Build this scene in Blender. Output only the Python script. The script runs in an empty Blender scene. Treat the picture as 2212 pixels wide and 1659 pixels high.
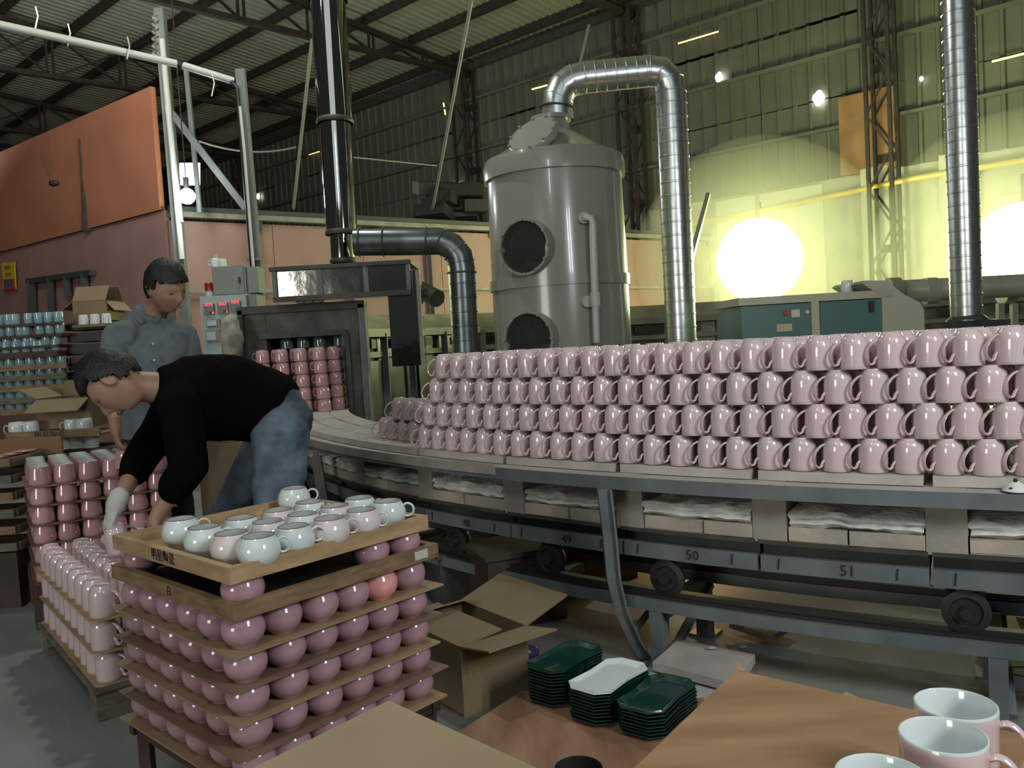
import bpy, bmesh, math, random
from math import sin, cos, pi, radians, sqrt, atan2
from mathutils import Vector, Matrix, noise
random.seed(4)
S = bpy.context.scene
COL = S.collection
V = Vector

# ------------------------------------------------------------ camera
FPX, CAMH = 1790.0, 1.2
PITCH, ROLL = radians(3.0), radians(3.3)
Fv = V((0, cos(PITCH), -sin(PITCH)))
R0 = V((1, 0, 0)); U0 = V((0, sin(PITCH), cos(PITCH)))
Rv = cos(ROLL) * R0 - sin(ROLL) * U0
Uv = cos(ROLL) * U0 + sin(ROLL) * R0
CAM = V((0, 0, CAMH))
cd = bpy.data.cameras.new('camera'); cam = bpy.data.objects.new('camera', cd); COL.objects.link(cam)
cam.matrix_world = Matrix(((Rv.x, Uv.x, -Fv.x, 0), (Rv.y, Uv.y, -Fv.y, 0), (Rv.z, Uv.z, -Fv.z, CAMH), (0, 0, 0, 1)))
cd.sensor_width = 36.0; cd.lens = 36.0 * FPX / 2212.0; cd.clip_start = 0.05; cd.clip_end = 200
S.camera = cam

# ------------------------------------------------------------ world, lights, exposure
S.view_settings.view_transform = 'Standard'; S.view_settings.look = 'None'
S.view_settings.gamma = 1.0; S.view_settings.use_curve_mapping = False
S.view_settings.exposure = 0.0
S.cycles.max_bounces = 6; S.cycles.diffuse_bounces = 3; S.cycles.glossy_bounces = 3; S.cycles.volume_bounces = 0
S.cycles.caustics_reflective = False; S.cycles.caustics_refractive = False; S.cycles.sample_clamp_indirect = 6.0
w = bpy.data.worlds.new('world'); S.world = w; w.use_nodes = True
bg = w.node_tree.nodes['Background']; bg.inputs[0].default_value = (0.75, 0.86, 0.80, 1); bg.inputs[1].default_value = 0.03


def alight(name, loc, tgt, size, power, col, sy=None):
    l = bpy.data.lights.new(name, 'AREA'); l.energy = power; l.color = col
    l.shape = 'RECTANGLE'; l.size = size; l.size_y = sy or size
    o = bpy.data.objects.new(name, l); COL.objects.link(o)
    o.location = loc; o.rotation_euler = (V(tgt) - V(loc)).to_track_quat('-Z', 'Y').to_euler()
    return o


def plight(name, loc, power, col, r=0.1):
    l = bpy.data.lights.new(name, 'POINT'); l.energy = power; l.color = col; l.shadow_soft_size = r
    o = bpy.data.objects.new(name, l); COL.objects.link(o); o.location = loc
    return o


# rows of ceiling tubes in the aisle where the photographer stands; then fill lights added out of view
KEYC = (0.95, 0.975, 1.0)
alight('aisle_tube_light', (2.2, -0.8, 2.75), (0.4, 3.0, 0.6), 0.10, 42, KEYC, 1.2)
alight('aisle_tube_light', (2.65, -0.6, 2.75), (0.7, 3.0, 0.6), 0.10, 42, KEYC, 1.2)
alight('aisle_tube_light', (-0.9, -0.2, 4.0), (-0.2, 3.6, 0.8), 0.15, 24, KEYC, 1.2)
alight('left_wall_fill', (-3.0, 4.5, 5.6), (-6.5, 10.0, 2.0), 0.5, 50, (1.0, 0.98, 0.94), 1.2)  # unseen fill added to brighten the left wall
alight('rear_overhead_fill', (-1.0, -4.5, 6.6), (-0.5, 4.0, 1.0), 7.0, 85, (0.86, 0.95, 0.97), 5.0)  # broad soft fill added behind the camera in place of ambient light
alight('rear_low_fill', (-6.6, -6.0, 2.2), (-2.0, 9.0, 6.0), 3.0, 260, (1.0, 0.97, 0.90), 2.6)  # unseen rear light added to lift the roof and facing walls
plight('high_point_fill', (-1.6, 6.2, 5.1), 170, (0.97, 1.0, 0.93), 0.12)  # point light added above the view to lift roof, walls and tank
alight('roof_fill', (-4.5, 7.0, 4.9), (-5.0, 13.0, 8.0), 1.6, 60, (1.0, 0.99, 0.90))  # these area lights are added out of view to brighten the roof
alight('roof_fill', (2.6, 6.0, 4.4), (2.0, 11.0, 8.0), 1.6, 18, (1.0, 0.99, 0.88))
alight('roof_fill', (-9.0, 11.5, 4.8), (-8.0, 15.0, 8.0), 1.6, 70, (1.0, 0.99, 0.90))

# ------------------------------------------------------------ materials
MATS = {}


def mat(name, c, rough=0.6, metal=0.0, var=0.0, scale=6.0, bump=0.0, bscale=None, emit=None, es=0.0, coat=0.0,
        film=0.0, c2=None, stretch=None, detail=5.0, trans=0.0, alpha=None):
    if name in MATS: return MATS[name]
    m = bpy.data.materials.new(name); m.use_nodes = True
    n = m.node_tree.nodes; L = m.node_tree.links; b = n['Principled BSDF']
    b.inputs['Base Color'].default_value = (*c, 1)
    b.inputs['Roughness'].default_value = rough; b.inputs['Metallic'].default_value = metal
    if coat:
        b.inputs['Coat Weight'].default_value = coat; b.inputs['Coat Roughness'].default_value = 0.04
    if film:
        b.inputs['Thin Film Thickness'].default_value = film; b.inputs['Thin Film IOR'].default_value = 1.45
    if trans: b.inputs['Transmission Weight'].default_value = trans
    if emit:
        b.inputs['Emission Color'].default_value = (*emit, 1); b.inputs['Emission Strength'].default_value = es
    if var or bump or c2:
        tc = n.new('ShaderNodeTexCoord'); mp = n.new('ShaderNodeMapping')
        L.new(tc.outputs['Object'], mp.inputs[0])
        if stretch: mp.inputs['Scale'].default_value = stretch
        nz = n.new('ShaderNodeTexNoise'); nz.inputs['Scale'].default_value = scale; nz.inputs['Detail'].default_value = detail
        L.new(mp.outputs[0], nz.inputs[0])
        if var or c2:
            r = n.new('ShaderNodeValToRGB')
            a = tuple(max(0, x * (1 - var)) for x in c); d = c2 if c2 else tuple(min(1, x * (1 + var)) for x in c)
            r.color_ramp.elements[0].position = 0.35; r.color_ramp.elements[1].position = 0.68
            r.color_ramp.elements[0].color = (*a, 1); r.color_ramp.elements[1].color = (*d, 1)
            L.new(nz.outputs['Fac'], r.inputs[0]); L.new(r.outputs[0], b.inputs['Base Color'])
        if bump:
            bp = n.new('ShaderNodeBump'); bp.inputs['Strength'].default_value = bump; bp.inputs['Distance'].default_value = 0.01
            if bscale:
                n2 = n.new('ShaderNodeTexNoise'); n2.inputs['Scale'].default_value = bscale; n2.inputs['Detail'].default_value = 6
                L.new(mp.outputs[0], n2.inputs[0]); L.new(n2.outputs['Fac'], bp.inputs['Height'])
            else:
                L.new(nz.outputs['Fac'], bp.inputs['Height'])
            L.new(bp.outputs[0], b.inputs['Normal'])
    MATS[name] = m
    return m


M = dict(
    concrete=mat('concrete_floor', (0.24, 0.25, 0.235), 0.65, var=0.22, scale=1.6, bump=0.15, bscale=40),
    pinkmug=mat('pink_glaze', (0.66, 0.525, 0.53), 0.15, coat=1.0),
    pinkwide=mat('pink_pearl_glaze', (0.44, 0.26, 0.30), 0.12, coat=0.6, film=320),
    pinkluster=mat('pink_lustre_glaze', (0.54, 0.31, 0.32), 0.12, coat=0.7, film=430),
    coral=mat('coral_glaze', (0.80, 0.36, 0.32), 0.15, coat=0.6),
    whitemug=mat('white_glaze', (0.66, 0.74, 0.72), 0.12, coat=0.5),
    whitepink=mat('pale_pink_glaze', (0.72, 0.56, 0.56), 0.12, coat=0.5, c2=(0.64, 0.70, 0.68), scale=5, var=0.01),
    lining=mat('white_lining_glaze', (0.62, 0.68, 0.65), 0.2, coat=0.3),
    rimline=mat('brown_rim_line', (0.16, 0.09, 0.06), 0.4),
    blue=mat('pale_blue_lustre', (0.28, 0.42, 0.45), 0.12, coat=0.7, film=380),
    tealcup=mat('teal_lustre', (0.10, 0.16, 0.15), 0.15, coat=0.6),
    amber=mat('amber_glaze', (0.55, 0.26, 0.05), 0.2, coat=0.5),
    greenplate=mat('dark_green_glaze', (0.006, 0.045, 0.035), 0.12, coat=0.8),
    whiteplate=mat('white_plate_glaze', (0.70, 0.78, 0.75), 0.15, coat=0.5),
    plywood=mat('plywood', (0.36, 0.20, 0.10), 0.38, var=0.25, scale=2.4, stretch=(1, 5, 1), bump=0.05, coat=0.15, c2=(0.46, 0.28, 0.15), detail=8),
    plyred=mat('reddish_plywood', (0.26, 0.13, 0.075), 0.55, var=0.25, scale=2.6, stretch=(4, 1, 1), detail=8, c2=(0.36, 0.2, 0.12)),
    plytan=mat('tan_board', (0.33, 0.25, 0.14), 0.6, var=0.12, scale=3, detail=8),
    tray=mat('pale_pine', (0.40, 0.27, 0.14), 0.55, var=0.22, scale=3.0, stretch=(3, 3, 16), detail=6),
    traydark=mat('worn_pine', (0.22, 0.14, 0.07), 0.6, var=0.3, scale=5.0, stretch=(3, 3, 12), detail=6),
    thinboard=mat('thin_brown_board', (0.20, 0.125, 0.08), 0.6, var=0.2, scale=5),
    yellowboard=mat('yellow_board', (0.42, 0.30, 0.12), 0.5, var=0.12, scale=5),
    darkwood=mat('dark_wood', (0.05, 0.03, 0.022), 0.6, var=0.3, scale=6),
    greywood=mat('weathered_wood', (0.14, 0.13, 0.095), 0.75, var=0.35, scale=6, stretch=(2, 2, 14)),
    card=mat('cardboard', (0.24, 0.18, 0.10), 0.8, var=0.1, scale=4),
    cardin=mat('cardboard_inside', (0.15, 0.105, 0.06), 0.85),
    tape=mat('clear_tape', (0.30, 0.22, 0.09), 0.2, coat=0.6),
    slab=mat('kiln_shelf', (0.46, 0.43, 0.38), 0.85, var=0.12, scale=8, bump=0.1, bscale=80),
    fibre=mat('ceramic_fibre', (0.78, 0.78, 0.73), 0.95, var=0.15, scale=14, bump=0.8, bscale=45),
    brick=mat('insulating_brick', (0.42, 0.38, 0.31), 0.9, var=0.25, scale=5, bump=0.2, bscale=60, c2=(0.52, 0.45, 0.35)),
    pillar=mat('grey_refractory', (0.30, 0.275, 0.23), 0.9, var=0.2, scale=7, bump=0.2, bscale=50),
    cavity=mat('brown_cavity', (0.14, 0.085, 0.04), 0.9, var=0.5, scale=9),
    bluesteel=mat('painted_grey_steel', (0.125, 0.145, 0.145), 0.5, var=0.18, scale=9, bump=0.05),
    darksteel=mat('dark_dusty_steel', (0.055, 0.055, 0.045), 0.6, var=0.3, scale=9),
    blacksteel=mat('black_steel', (0.018, 0.018, 0.016), 0.5),
    rust=mat('rusty_steel', (0.030, 0.021, 0.016), 0.7, var=0.35, scale=8),
    kiln=mat('sooty_kiln_steel', (0.055, 0.055, 0.045), 0.6, var=0.55, scale=4, c2=(0.12, 0.115, 0.09)),
    kilnplate=mat('kiln_cream_plate', (0.26, 0.26, 0.19), 0.6, var=0.3, scale=3),
    kilnpanel=mat('kiln_panel', (0.12, 0.125, 0.105), 0.35, metal=0.5, var=0.5, scale=4),
    stainless=mat('stainless_steel', (0.50, 0.50, 0.46), 0.10, metal=1.0, bump=0.35, bscale=3.5),
    mirror=mat('polished_stack_steel', (0.55, 0.54, 0.50), 0.06, metal=1.0),
    galv=mat('galvanised_steel', (0.55, 0.60, 0.58), 0.30, metal=0.9, var=0.12, scale=30),
    darkduct=mat('dark_duct_steel', (0.15, 0.17, 0.17), 0.32, metal=0.8, var=0.3, scale=6),
    tank=mat('grey_fibreglass', (0.27, 0.28, 0.23), 0.22, coat=0.25, var=0.05, scale=1.5),
    glass=mat('porthole_glass', (0.03, 0.035, 0.03), 0.05, coat=1.0),
    pvc=mat('grey_pvc', (0.45, 0.46, 0.42), 0.35),
    pinkwall=mat('pink_panel', (0.31, 0.185, 0.155), 0.65, var=0.08, scale=2),
    orangewall=mat('orange_board', (0.40, 0.155, 0.085), 0.7, var=0.1, scale=1.5),
    batten=mat('dark_batten', (0.045, 0.05, 0.048), 0.55),
    rail=mat('pale_top_rail', (0.22, 0.22, 0.17), 0.6, var=0.3, scale=4),
    sheet=mat('corrugated_sheet', (0.115, 0.12, 0.085), 0.55, var=0.2, scale=0.7),
    roof=mat('roof_sheet', (0.26, 0.26, 0.20), 0.6, var=0.15, scale=0.8),
    masonry=mat('limewashed_masonry', (0.42, 0.42, 0.31), 0.9, var=0.18, scale=1.6, bump=0.2, bscale=14),
    greypole=mat('grey_painted_pole', (0.14, 0.155, 0.15), 0.55, var=0.15, scale=5),
    white=mat('white_pipe', (0.50, 0.52, 0.46), 0.4),
    yellowpipe=mat('yellow_gas_pipe', (0.60, 0.45, 0.08), 0.4),
    rod=mat('pale_rod', (0.20, 0.20, 0.16), 0.6),
    black=mat('black_rubber', (0.012, 0.012, 0.012), 0.5),
    cabinet=mat('pale_cabinet', (0.33, 0.40, 0.38), 0.45),
    cabinet2=mat('grey_cabinet', (0.20, 0.225, 0.20), 0.5),
    meter=mat('meter_grey', (0.10, 0.105, 0.10), 0.4),
    meterface=mat('meter_face', (0.42, 0.46, 0.44), 0.4),
    led=mat('red_led', (0.3, 0.0, 0.0), 0.4, emit=(1.0, 0.03, 0.03), es=4.0),
    redlens=mat('red_lens', (0.30, 0.012, 0.012), 0.2, coat=0.6),
    teal=mat('teal_enamel', (0.07, 0.15, 0.135), 0.35),
    cream=mat('cream_enamel', (0.38, 0.39, 0.29), 0.4),
    gold=mat('yellow_print', (0.62, 0.44, 0.03), 0.5),
    redprint=mat('red_print', (0.45, 0.03, 0.02), 0.5),
    blueprint=mat('blue_print', (0.06, 0.10, 0.22), 0.5),
    ink=mat('black_ink', (0.012, 0.012, 0.012), 0.7),
    chalk=mat('white_label', (0.5, 0.52, 0.46), 0.7),
    lampglow=mat('lit_lamp_face', (1, 1, 0.8), 0.5, emit=(0.97, 1.0, 0.62), es=16.0),
    bulb=mat('lit_bulb', (1, 1, 1), 0.5, emit=(0.92, 0.96, 1.0), es=40.0),
    day=mat('daylight_gap', (1, 1, 1), 0.5, emit=(1.0, 0.90, 0.92), es=9.0),
    daywarm=mat('warm_daylight_gap', (1, 0.8, 0.4), 0.5, emit=(1.0, 0.72, 0.32), es=1.4),
    orangeglow=mat('orange_glow', (1, 0.5, 0.1), 0.5, emit=(1.0, 0.50, 0.12), es=2.2),
    reflector=mat('lamp_reflector', (0.6, 0.6, 0.5), 0.3, metal=0.8),
    skin=mat('skin', (0.34, 0.20, 0.135), 0.5, var=0.06, scale=20),
    hair=mat('black_hair', (0.010, 0.011, 0.012), 0.5, bump=0.6, bscale=120),
    sweater=mat('black_knit', (0.0035, 0.0035, 0.004), 1.0),
    jeans=mat('blue_denim', (0.06, 0.095, 0.13), 0.9, var=0.45, scale=7, c2=(0.14, 0.20, 0.25), bump=0.3, bscale=18),
    shirt=mat('grey_blue_shirt', (0.135, 0.165, 0.175), 0.9, var=0.2, scale=6, bump=0.4, bscale=8),
    trousers=mat('dark_trousers', (0.02, 0.021, 0.025), 0.9),
    glove=mat('white_cotton_glove', (0.52, 0.54, 0.49), 0.95, bump=0.3, bscale=140),
    shoe=mat('dark_shoe', (0.02, 0.018, 0.016), 0.6),
    lip=mat('lips', (0.30, 0.12, 0.09), 0.5),
    eyewhite=mat('eye', (0.03, 0.02, 0.015), 0.2),
    purple=mat('purple_film', (0.06, 0.03, 0.12), 0.3),
    litpanel=mat('cream_floor_panel', (0.75, 0.70, 0.45), 0.7),
)


M['sweater'].node_tree.nodes['Principled BSDF'].inputs['Specular IOR Level'].default_value = 0.05

# ------------------------------------------------------------ projection helpers (pixels of the 2212x1659 photograph)
def ray(x, y): return Fv + Rv * ((x - 1106) / FPX) + Uv * ((829.5 - y) / FPX)
def P(x, y, z):
    d = ray(x, y); return CAM + d * ((z - CAMH) / d.z)
def D(x, y, Y):
    d = ray(x, y); return CAM + d * (Y / d.y)


# ------------------------------------------------------------ mesh builder
class MB:
    def __init__(s): s.v = []; s.f = []
    def add(s, vs, fs):
        o = len(s.v); s.v += [V(p) for p in vs]; s.f += [tuple(i + o for i in q) for q in fs]; return s
    def box(s, c, size, rz=0.0, rx=0.0, ry=0.0, taper=1.0):
        a, b, h = size[0] / 2, size[1] / 2, size[2] / 2
        R = Matrix.Rotation(rz, 3, 'Z') @ Matrix.Rotation(ry, 3, 'Y') @ Matrix.Rotation(rx, 3, 'X')
        vs = [V(c) + R @ V((x * a * (taper if z > 0 else 1), y * b * (taper if z > 0 else 1), z * h)) for z in (-1, 1) for y in (-1, 1) for x in (-1, 1)]
        return s.add(vs, [(0, 2, 3, 1), (4, 5, 7, 6), (0, 1, 5, 4), (2, 6, 7, 3), (0, 4, 6, 2), (1, 3, 7, 5)])
    def bar(s, p, q, w, h, up=(0, 0, 1)):
        p = V(p); q = V(q); d = (q - p).normalized(); up = V(up)
        sd = d.cross(up)
        if sd.length < 1e-4: sd = d.cross(V((0, 1, 0)))
        sd.normalize(); u = sd.cross(d)
        vs = [b + sd * (x * w / 2) + u * (y * h / 2) for b in (p, q) for y in (-1, 1) for x in (-1, 1)]
        return s.add(vs, [(0, 1, 3, 2), (4, 6, 7, 5), (0, 4, 5, 1), (2, 3, 7, 6), (0, 2, 6, 4), (1, 5, 7, 3)])
    def lathe(s, prof, n=24, c=(0, 0, 0), axis=None, close=False):
        c = V(c); R = V((0, 0, 1)).rotation_difference(V(axis)).to_matrix() if axis else Matrix.Identity(3)
        vs = []; k = len(prof)
        for i in range(n):
            a = 2 * pi * i / n
            for r, z in prof: vs.append(c + R @ V((r * cos(a), r * sin(a), z)))
        fs = []
        for i in range(n):
            j = (i + 1) % n
            for m in range(k - 1): fs.append((i * k + m, j * k + m, j * k + m + 1, i * k + m + 1))
        return s.add(vs, fs)
    def cyl(s, p, q, r0, r1=None, n=16):
        p = V(p); q = V(q); r1 = r0 if r1 is None else r1; L = (q - p).length
        return s.lathe([(0, 0), (r0, 0), (r1, L), (0, L)], n, p, (q - p).normalized())
    def tube(s, pts, r, n=10, cap=True, flat=1.0, up=None):
        pts = [V(p) for p in pts]; N = len(pts); rs = r if isinstance(r, (list, tuple)) else [r] * N
        vs = []; prev = None
        for i, p in enumerate(pts):
            t = (pts[min(i + 1, N - 1)] - pts[max(i - 1, 0)]).normalized()
            if up is not None: sd = t.cross(V(up)).normalized()
            elif prev is None:
                sd = t.cross(V((0, 0, 1)))
                if sd.length < 0.05: sd = t.cross(V((0, 1, 0)))
                sd.normalize()
            else: sd = (prev - t * prev.dot(t)).normalized()
            prev = sd; u = sd.cross(t)
            for k in range(n):
                a = 2 * pi * k / n; vs.append(p + sd * (cos(a) * rs[i]) + u * (sin(a) * rs[i] * flat))
        fs = [(i * n + k, i * n + (k + 1) % n, (i + 1) * n + (k + 1) % n, (i + 1) * n + k) for i in range(N - 1) for k in range(n)]
        if cap: fs += [tuple(range(n - 1, -1, -1)), tuple((N - 1) * n + k for k in range(n))]
        return s.add(vs, fs)
    def sweep(s, sections, close=True):
        k = len(sections[0]); vs = [p for q in sections for p in q]; N = len(sections)
        fs = [(i * k + m, i * k + (m + 1) % k, (i + 1) * k + (m + 1) % k, (i + 1) * k + m) for i in range(N - 1) for m in range(k)]
        fs += [tuple(range(k - 1, -1, -1)), tuple((N - 1) * k + m for m in range(k))]
        return s.add(vs, fs)
    def sphere(s, c, r, n=12, m=8, sc=(1, 1, 1)):
        vs = [];fs = []
        for i in range(m + 1):
            t = pi * i / m
            for j in range(n):
                a = 2 * pi * j / n; vs.append(V(c) + V((r * sc[0] * sin(t) * cos(a), r * sc[1] * sin(t) * sin(a), r * sc[2] * cos(t))))
        for i in range(m):
            for j in range(n): fs.append((i * n + j, (i + 1) * n + j, (i + 1) * n + (j + 1) % n, i * n + (j + 1) % n))
        return s.add(vs, fs)
    def mesh(s, name, material, smooth=False, loc=None, rz=0.0):
        vs = s.v
        if loc is not None:
            R = Matrix.Rotation(-rz, 3, 'Z'); vs = [R @ (p - V(loc)) for p in s.v]
        me = bpy.data.meshes.new(name); me.from_pydata([tuple(p) for p in vs], [], s.f)
        bm = bmesh.new(); bm.from_mesh(me); bmesh.ops.remove_doubles(bm, verts=bm.verts, dist=1e-6)
        bmesh.ops.recalc_face_normals(bm, faces=bm.faces)
        if smooth:
            for f in bm.faces: f.smooth = True
            for e in bm.edges:
                if len(e.link_faces) == 2 and e.calc_face_angle(0) > radians(smooth if smooth is not True else 40): e.smooth = False
        bm.to_mesh(me); bm.free(); me.materials.append(material)
        return me
    def build(s, name, material, parent=None, smooth=False):
        if parent is not None:
            me = s.mesh(name, material, smooth, parent_loc(parent), parent_rz(parent))
            o = bpy.data.objects.new(name, me); COL.objects.link(o); o.parent = parent; return o
        xs = [p.x for p in s.v]; ys = [p.y for p in s.v]; zs = [p.z for p in s.v]
        loc = V(((min(xs) + max(xs)) / 2, (min(ys) + max(ys)) / 2, min(zs)))
        o = bpy.data.objects.new(name, s.mesh(name, material, smooth, loc)); COL.objects.link(o); o.location = loc
        return o


def parent_loc(o):
    while o.parent: o = o.parent
    return o.location
def parent_rz(o):
    while o.parent: o = o.parent
    return o.rotation_euler.z


def tag(o, label=None, cat=None, group=None, kind=None):
    if label:
        o['label'] = label
    if cat: o['category'] = cat
    if group: o['group'] = group
    if kind: o['kind'] = kind
    return o


def thing(name, label, cat, loc=(0, 0, 0), rz=0.0, group=None):
    o = bpy.data.objects.new(name, None); o.empty_display_size = 0.05; COL.objects.link(o)
    o.location = V(loc); o.rotation_euler.z = rz
    return tag(o, label, cat, group)


def struct(name, mb, m, smooth=False):
    return tag(mb.build(name, m, None, smooth), kind='structure')


def spart(name, me, parent, loc=(0, 0, 0), rot=None):
    o = bpy.data.objects.new(name, me); COL.objects.link(o); o.parent = parent; o.location = loc
    if rot: o.rotation_euler = rot
    return o


def text(name, s, size, loc, xdir, ydir, m, parent=None, depth=0.0006):
    cu = bpy.data.curves.new(name, 'FONT'); cu.body = s; cu.size = size; cu.align_x = 'CENTER'; cu.align_y = 'CENTER'
    cu.resolution_u = 2; cu.extrude = depth
    o = bpy.data.objects.new(name, cu); COL.objects.link(o)
    me = bpy.data.meshes.new_from_object(o.evaluated_get(bpy.context.evaluated_depsgraph_get()))
    bpy.data.objects.remove(o)
    x = V(xdir).normalized(); y = V(ydir).normalized(); z = x.cross(y)
    R = Matrix((x, y, z)).transposed()
    mb = MB(); mb.add([V(loc) + R @ v.co for v in me.vertices], [tuple(p.vertices) for p in me.polygons])
    return mb.build(name, m, parent)


ORD = 'first second third fourth fifth sixth seventh eighth ninth tenth eleventh twelfth thirteenth fourteenth fifteenth sixteenth seventeenth eighteenth nineteenth twentieth'.split() + \
      ['twenty-' + x for x in 'first second third fourth fifth sixth seventh eighth ninth'.split()] + ['thirtieth'] + ['thirty-' + x for x in 'first second third fourth fifth sixth seventh eighth ninth'.split()]

# ------------------------------------------------------------ floor, walls, roof
struct('floor', MB().box((1.0, 8.0, -0.05), (44, 44, 0.1)), M['concrete'])

W0 = V((3.07, 16.0, 0)); d1 = V((.743, -.669, 0)).normalized(); d2 = V((.669, .743, 0)).normalized()
def W(t, s, z): return W0 + d1 * t - d2 * s + V((0, 0, z))
EAVE, BASEZ = 7.44, 3.60
RZ1 = atan2(d1.y, d1.x)

# masonry plinth of the long side wall with raised piers
mb = MB().bar(W(-27, -0.14, BASEZ / 2), W(13, -0.14, BASEZ / 2), 0.28, BASEZ)
wall = struct('wall_right', mb, M['masonry'])
# corrugated sheets, each a piece
def sheet_mesh(name, w, h, m, ribs=3, dep=0.035):
    mb = MB(); prof = []
    for i in range(ribs):
        x = i * w / ribs; k = w / ribs
        prof += [(x, 0), (x + k * .68, 0), (x + k * .76, dep), (x + k * .92, dep)]
    prof.append((w, 0))
    vs = [V((x, y, z)) for z in (0, h) for x, y in prof]; n = len(prof)
    mb.add(vs, [(i, i + 1, n + i + 1, n + i) for i in range(n - 1)])
    return mb.mesh(name, m)
SW = 0.84
hs = [(BASEZ - 0.05, 1.32), (BASEZ + 1.25, 1.30), (BASEZ + 2.5, EAVE - BASEZ - 2.5 + .05)]
sheets = [sheet_mesh('sheet_panel', SW - 0.006, h, M['sheet']) for _, h in hs]
sheet_wall = struct('wall_right_upper', MB().bar(W(-27, -0.02, BASEZ + .02), W(13, -0.02, BASEZ + .02), 0.06, 0.05), M['darksteel'])
for i in range(46):
    for k in range(3):
        t = -26.5 + i * SW
        p = W(t, 0.02 + 0.012 * k, hs[k][0])
        o = spart('sheet_panel', sheets[k], sheet_wall, p - sheet_wall.location, (0, 0, RZ1 + pi)); o.location = W(t + SW, 0.02 + 0.012 * (i % 2), hs[k][0]) - sheet_wall.location
for z in (BASEZ + 0.75, BASEZ + 1.95, BASEZ + 3.1):
    MB().bar(W(-27, 0.10, z), W(13, 0.10, z), 0.08, 0.05).build('girt', M['sheet'], sheet_wall)
MB().bar(W(-27, 0.12, EAVE - .02), W(13, 0.12, EAVE - .02), 0.10, 0.14).build('eave_beam', M['darksteel'], sheet_wall)

# roof: sheets running down the slope
def RZ(s): return EAVE + 0.06 + 0.082 * s
SL = 17.5
roof = struct('ceiling', MB().bar(W(-27, -0.25, RZ(-0.25) + .08), W(13, -0.25, RZ(-0.25) + .08), 0.1, 0.05), M['darksteel'])
rm = sheet_mesh('roof_sheet', 0.9, SL, M['roof'], 5, 0.026)
slope = math.atan(0.082)
for i in range(44):
    o = spart('roof_sheet', rm, roof)
    X = d1; Y = (-d2 + V((0, 0, 0.082))).normalized(); Z = X.cross(Y)
    Rm = Matrix((-X, Z, Y)).transposed()
    o.rotation_euler = Rm.to_euler(); o.location = W(-26.5 + (i + 1) * 0.9, -0.2, RZ(-0.2) + 0.10) - roof.location
for k in range(14):
    s = 0.55 + k * 1.25
    MB().bar(W(-27, s, RZ(s) - 0.0), W(13, s, RZ(s) - 0.0), 0.09, 0.16).build('purlin', M['rust'], roof)

# lattice columns and trusses
TR = [4.16, -.4, -4.8, -9.6, -14.3, -18.9]
tw = ['nearest the right edge, behind the bright spiral duct', 'behind the galvanised elbow above the grey tank', 'left of the grey tank', 'right of the polished stack', 'beyond the glowing bulb', 'farthest away']
for i, t in enumerate(TR):
    c = thing('lattice_column', 'rusty steel lattice column against the sheet wall, ' + ['second bay from right edge', 'behind the galvanised duct', 'left of the grey tank', 'just right of the polished stack', 'left of the stack, beyond the pole', 'farthest into the hall'][i], 'column', W(t, .35, 0))
    w2 = .17
    for a in (-1, 1):
        for b in (-1, 1):
            MB().bar(W(t + a * w2, .35 + b * w2, 0), W(t + a * w2, .35 + b * w2, EAVE - .1), .055, .055, up=d1).build('post', M['rust'], c)
    for k in range(12):
        z = .3 + k * .58; sg = 1 if k % 2 else -1
        for b in (-1, 1):
            MB().bar(W(t - sg * w2, .35 + b * w2, z), W(t + sg * w2, .35 + b * w2, z + .56), .03, .03).build('lacing', M['rust'], c)
    for k in range(5):
        MB().box(W(t, .35 - w2, .9 + 1.4 * k), (2 * w2, .03, .12), RZ1).build('batten_plate', M['rust'], c)
    r = thing('roof_truss', 'dark steel roof truss of crossed webs, ' + ['passing overhead above the wall of mugs', 'ending behind the galvanised elbow', 'meeting the column left of the grey tank', 'meeting the column right of the stack', 'passing beyond the orange wall top', 'farthest into the hall'][i], 'truss', W(t, 0, 7.2))
    def lo(s): return 7.26 - 0.03 * s
    def up(s): return RZ(s) - 0.16
    MB().bar(W(t, 0, lo(0)), W(t, SL, lo(SL)), .13, .09).build('lower_chord', M['rust'], r)
    MB().bar(W(t, 0, up(0)), W(t, SL, up(SL)), .13, .09).build('upper_chord', M['rust'], r)
    for k in range(1, 12):
        s = k * 1.45
        for e in (-.06, .06):
            MB().bar(W(t, s + e, lo(s)), W(t, s + e, up(s)), .04, .04, up=d1).build('web_post', M['rust'], r)
        MB().bar(W(t, s, lo(s)), W(t, s + 1.4, up(s + 1.4)), .04, .04).build('web_brace', M['rust'], r)
        if k > 3: MB().bar(W(t + .05, s, up(s)), W(t + .05, s + 1.4, lo(s + 1.4)), .04, .04).build('web_brace', M['rust'], r)


def onwall(x, y, s=0.1):   # the point of the side wall seen at a pixel
    d = ray(x, y); n = d2; k = (W(0, s, 0) - CAM).dot(n) / d.dot(n); return CAM + d * k
def bloom(nm, c, r, dens):
    m = bpy.data.materials.new('bloom_scatter'); m.use_nodes = True; n = m.node_tree.nodes; n.remove(n['Principled BSDF'])
    v = n.new('ShaderNodeVolumeScatter'); v.inputs['Color'].default_value = (1, 1, .72, 1); v.inputs['Density'].default_value = dens; v.inputs['Anisotropy'].default_value = .2
    m.node_tree.links.new(v.outputs[0], n['Material Output'].inputs['Volume'])
    return tag(MB().sphere(c, r, 28, 18).build(nm, m, None, True), kind='stuff')
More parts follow.
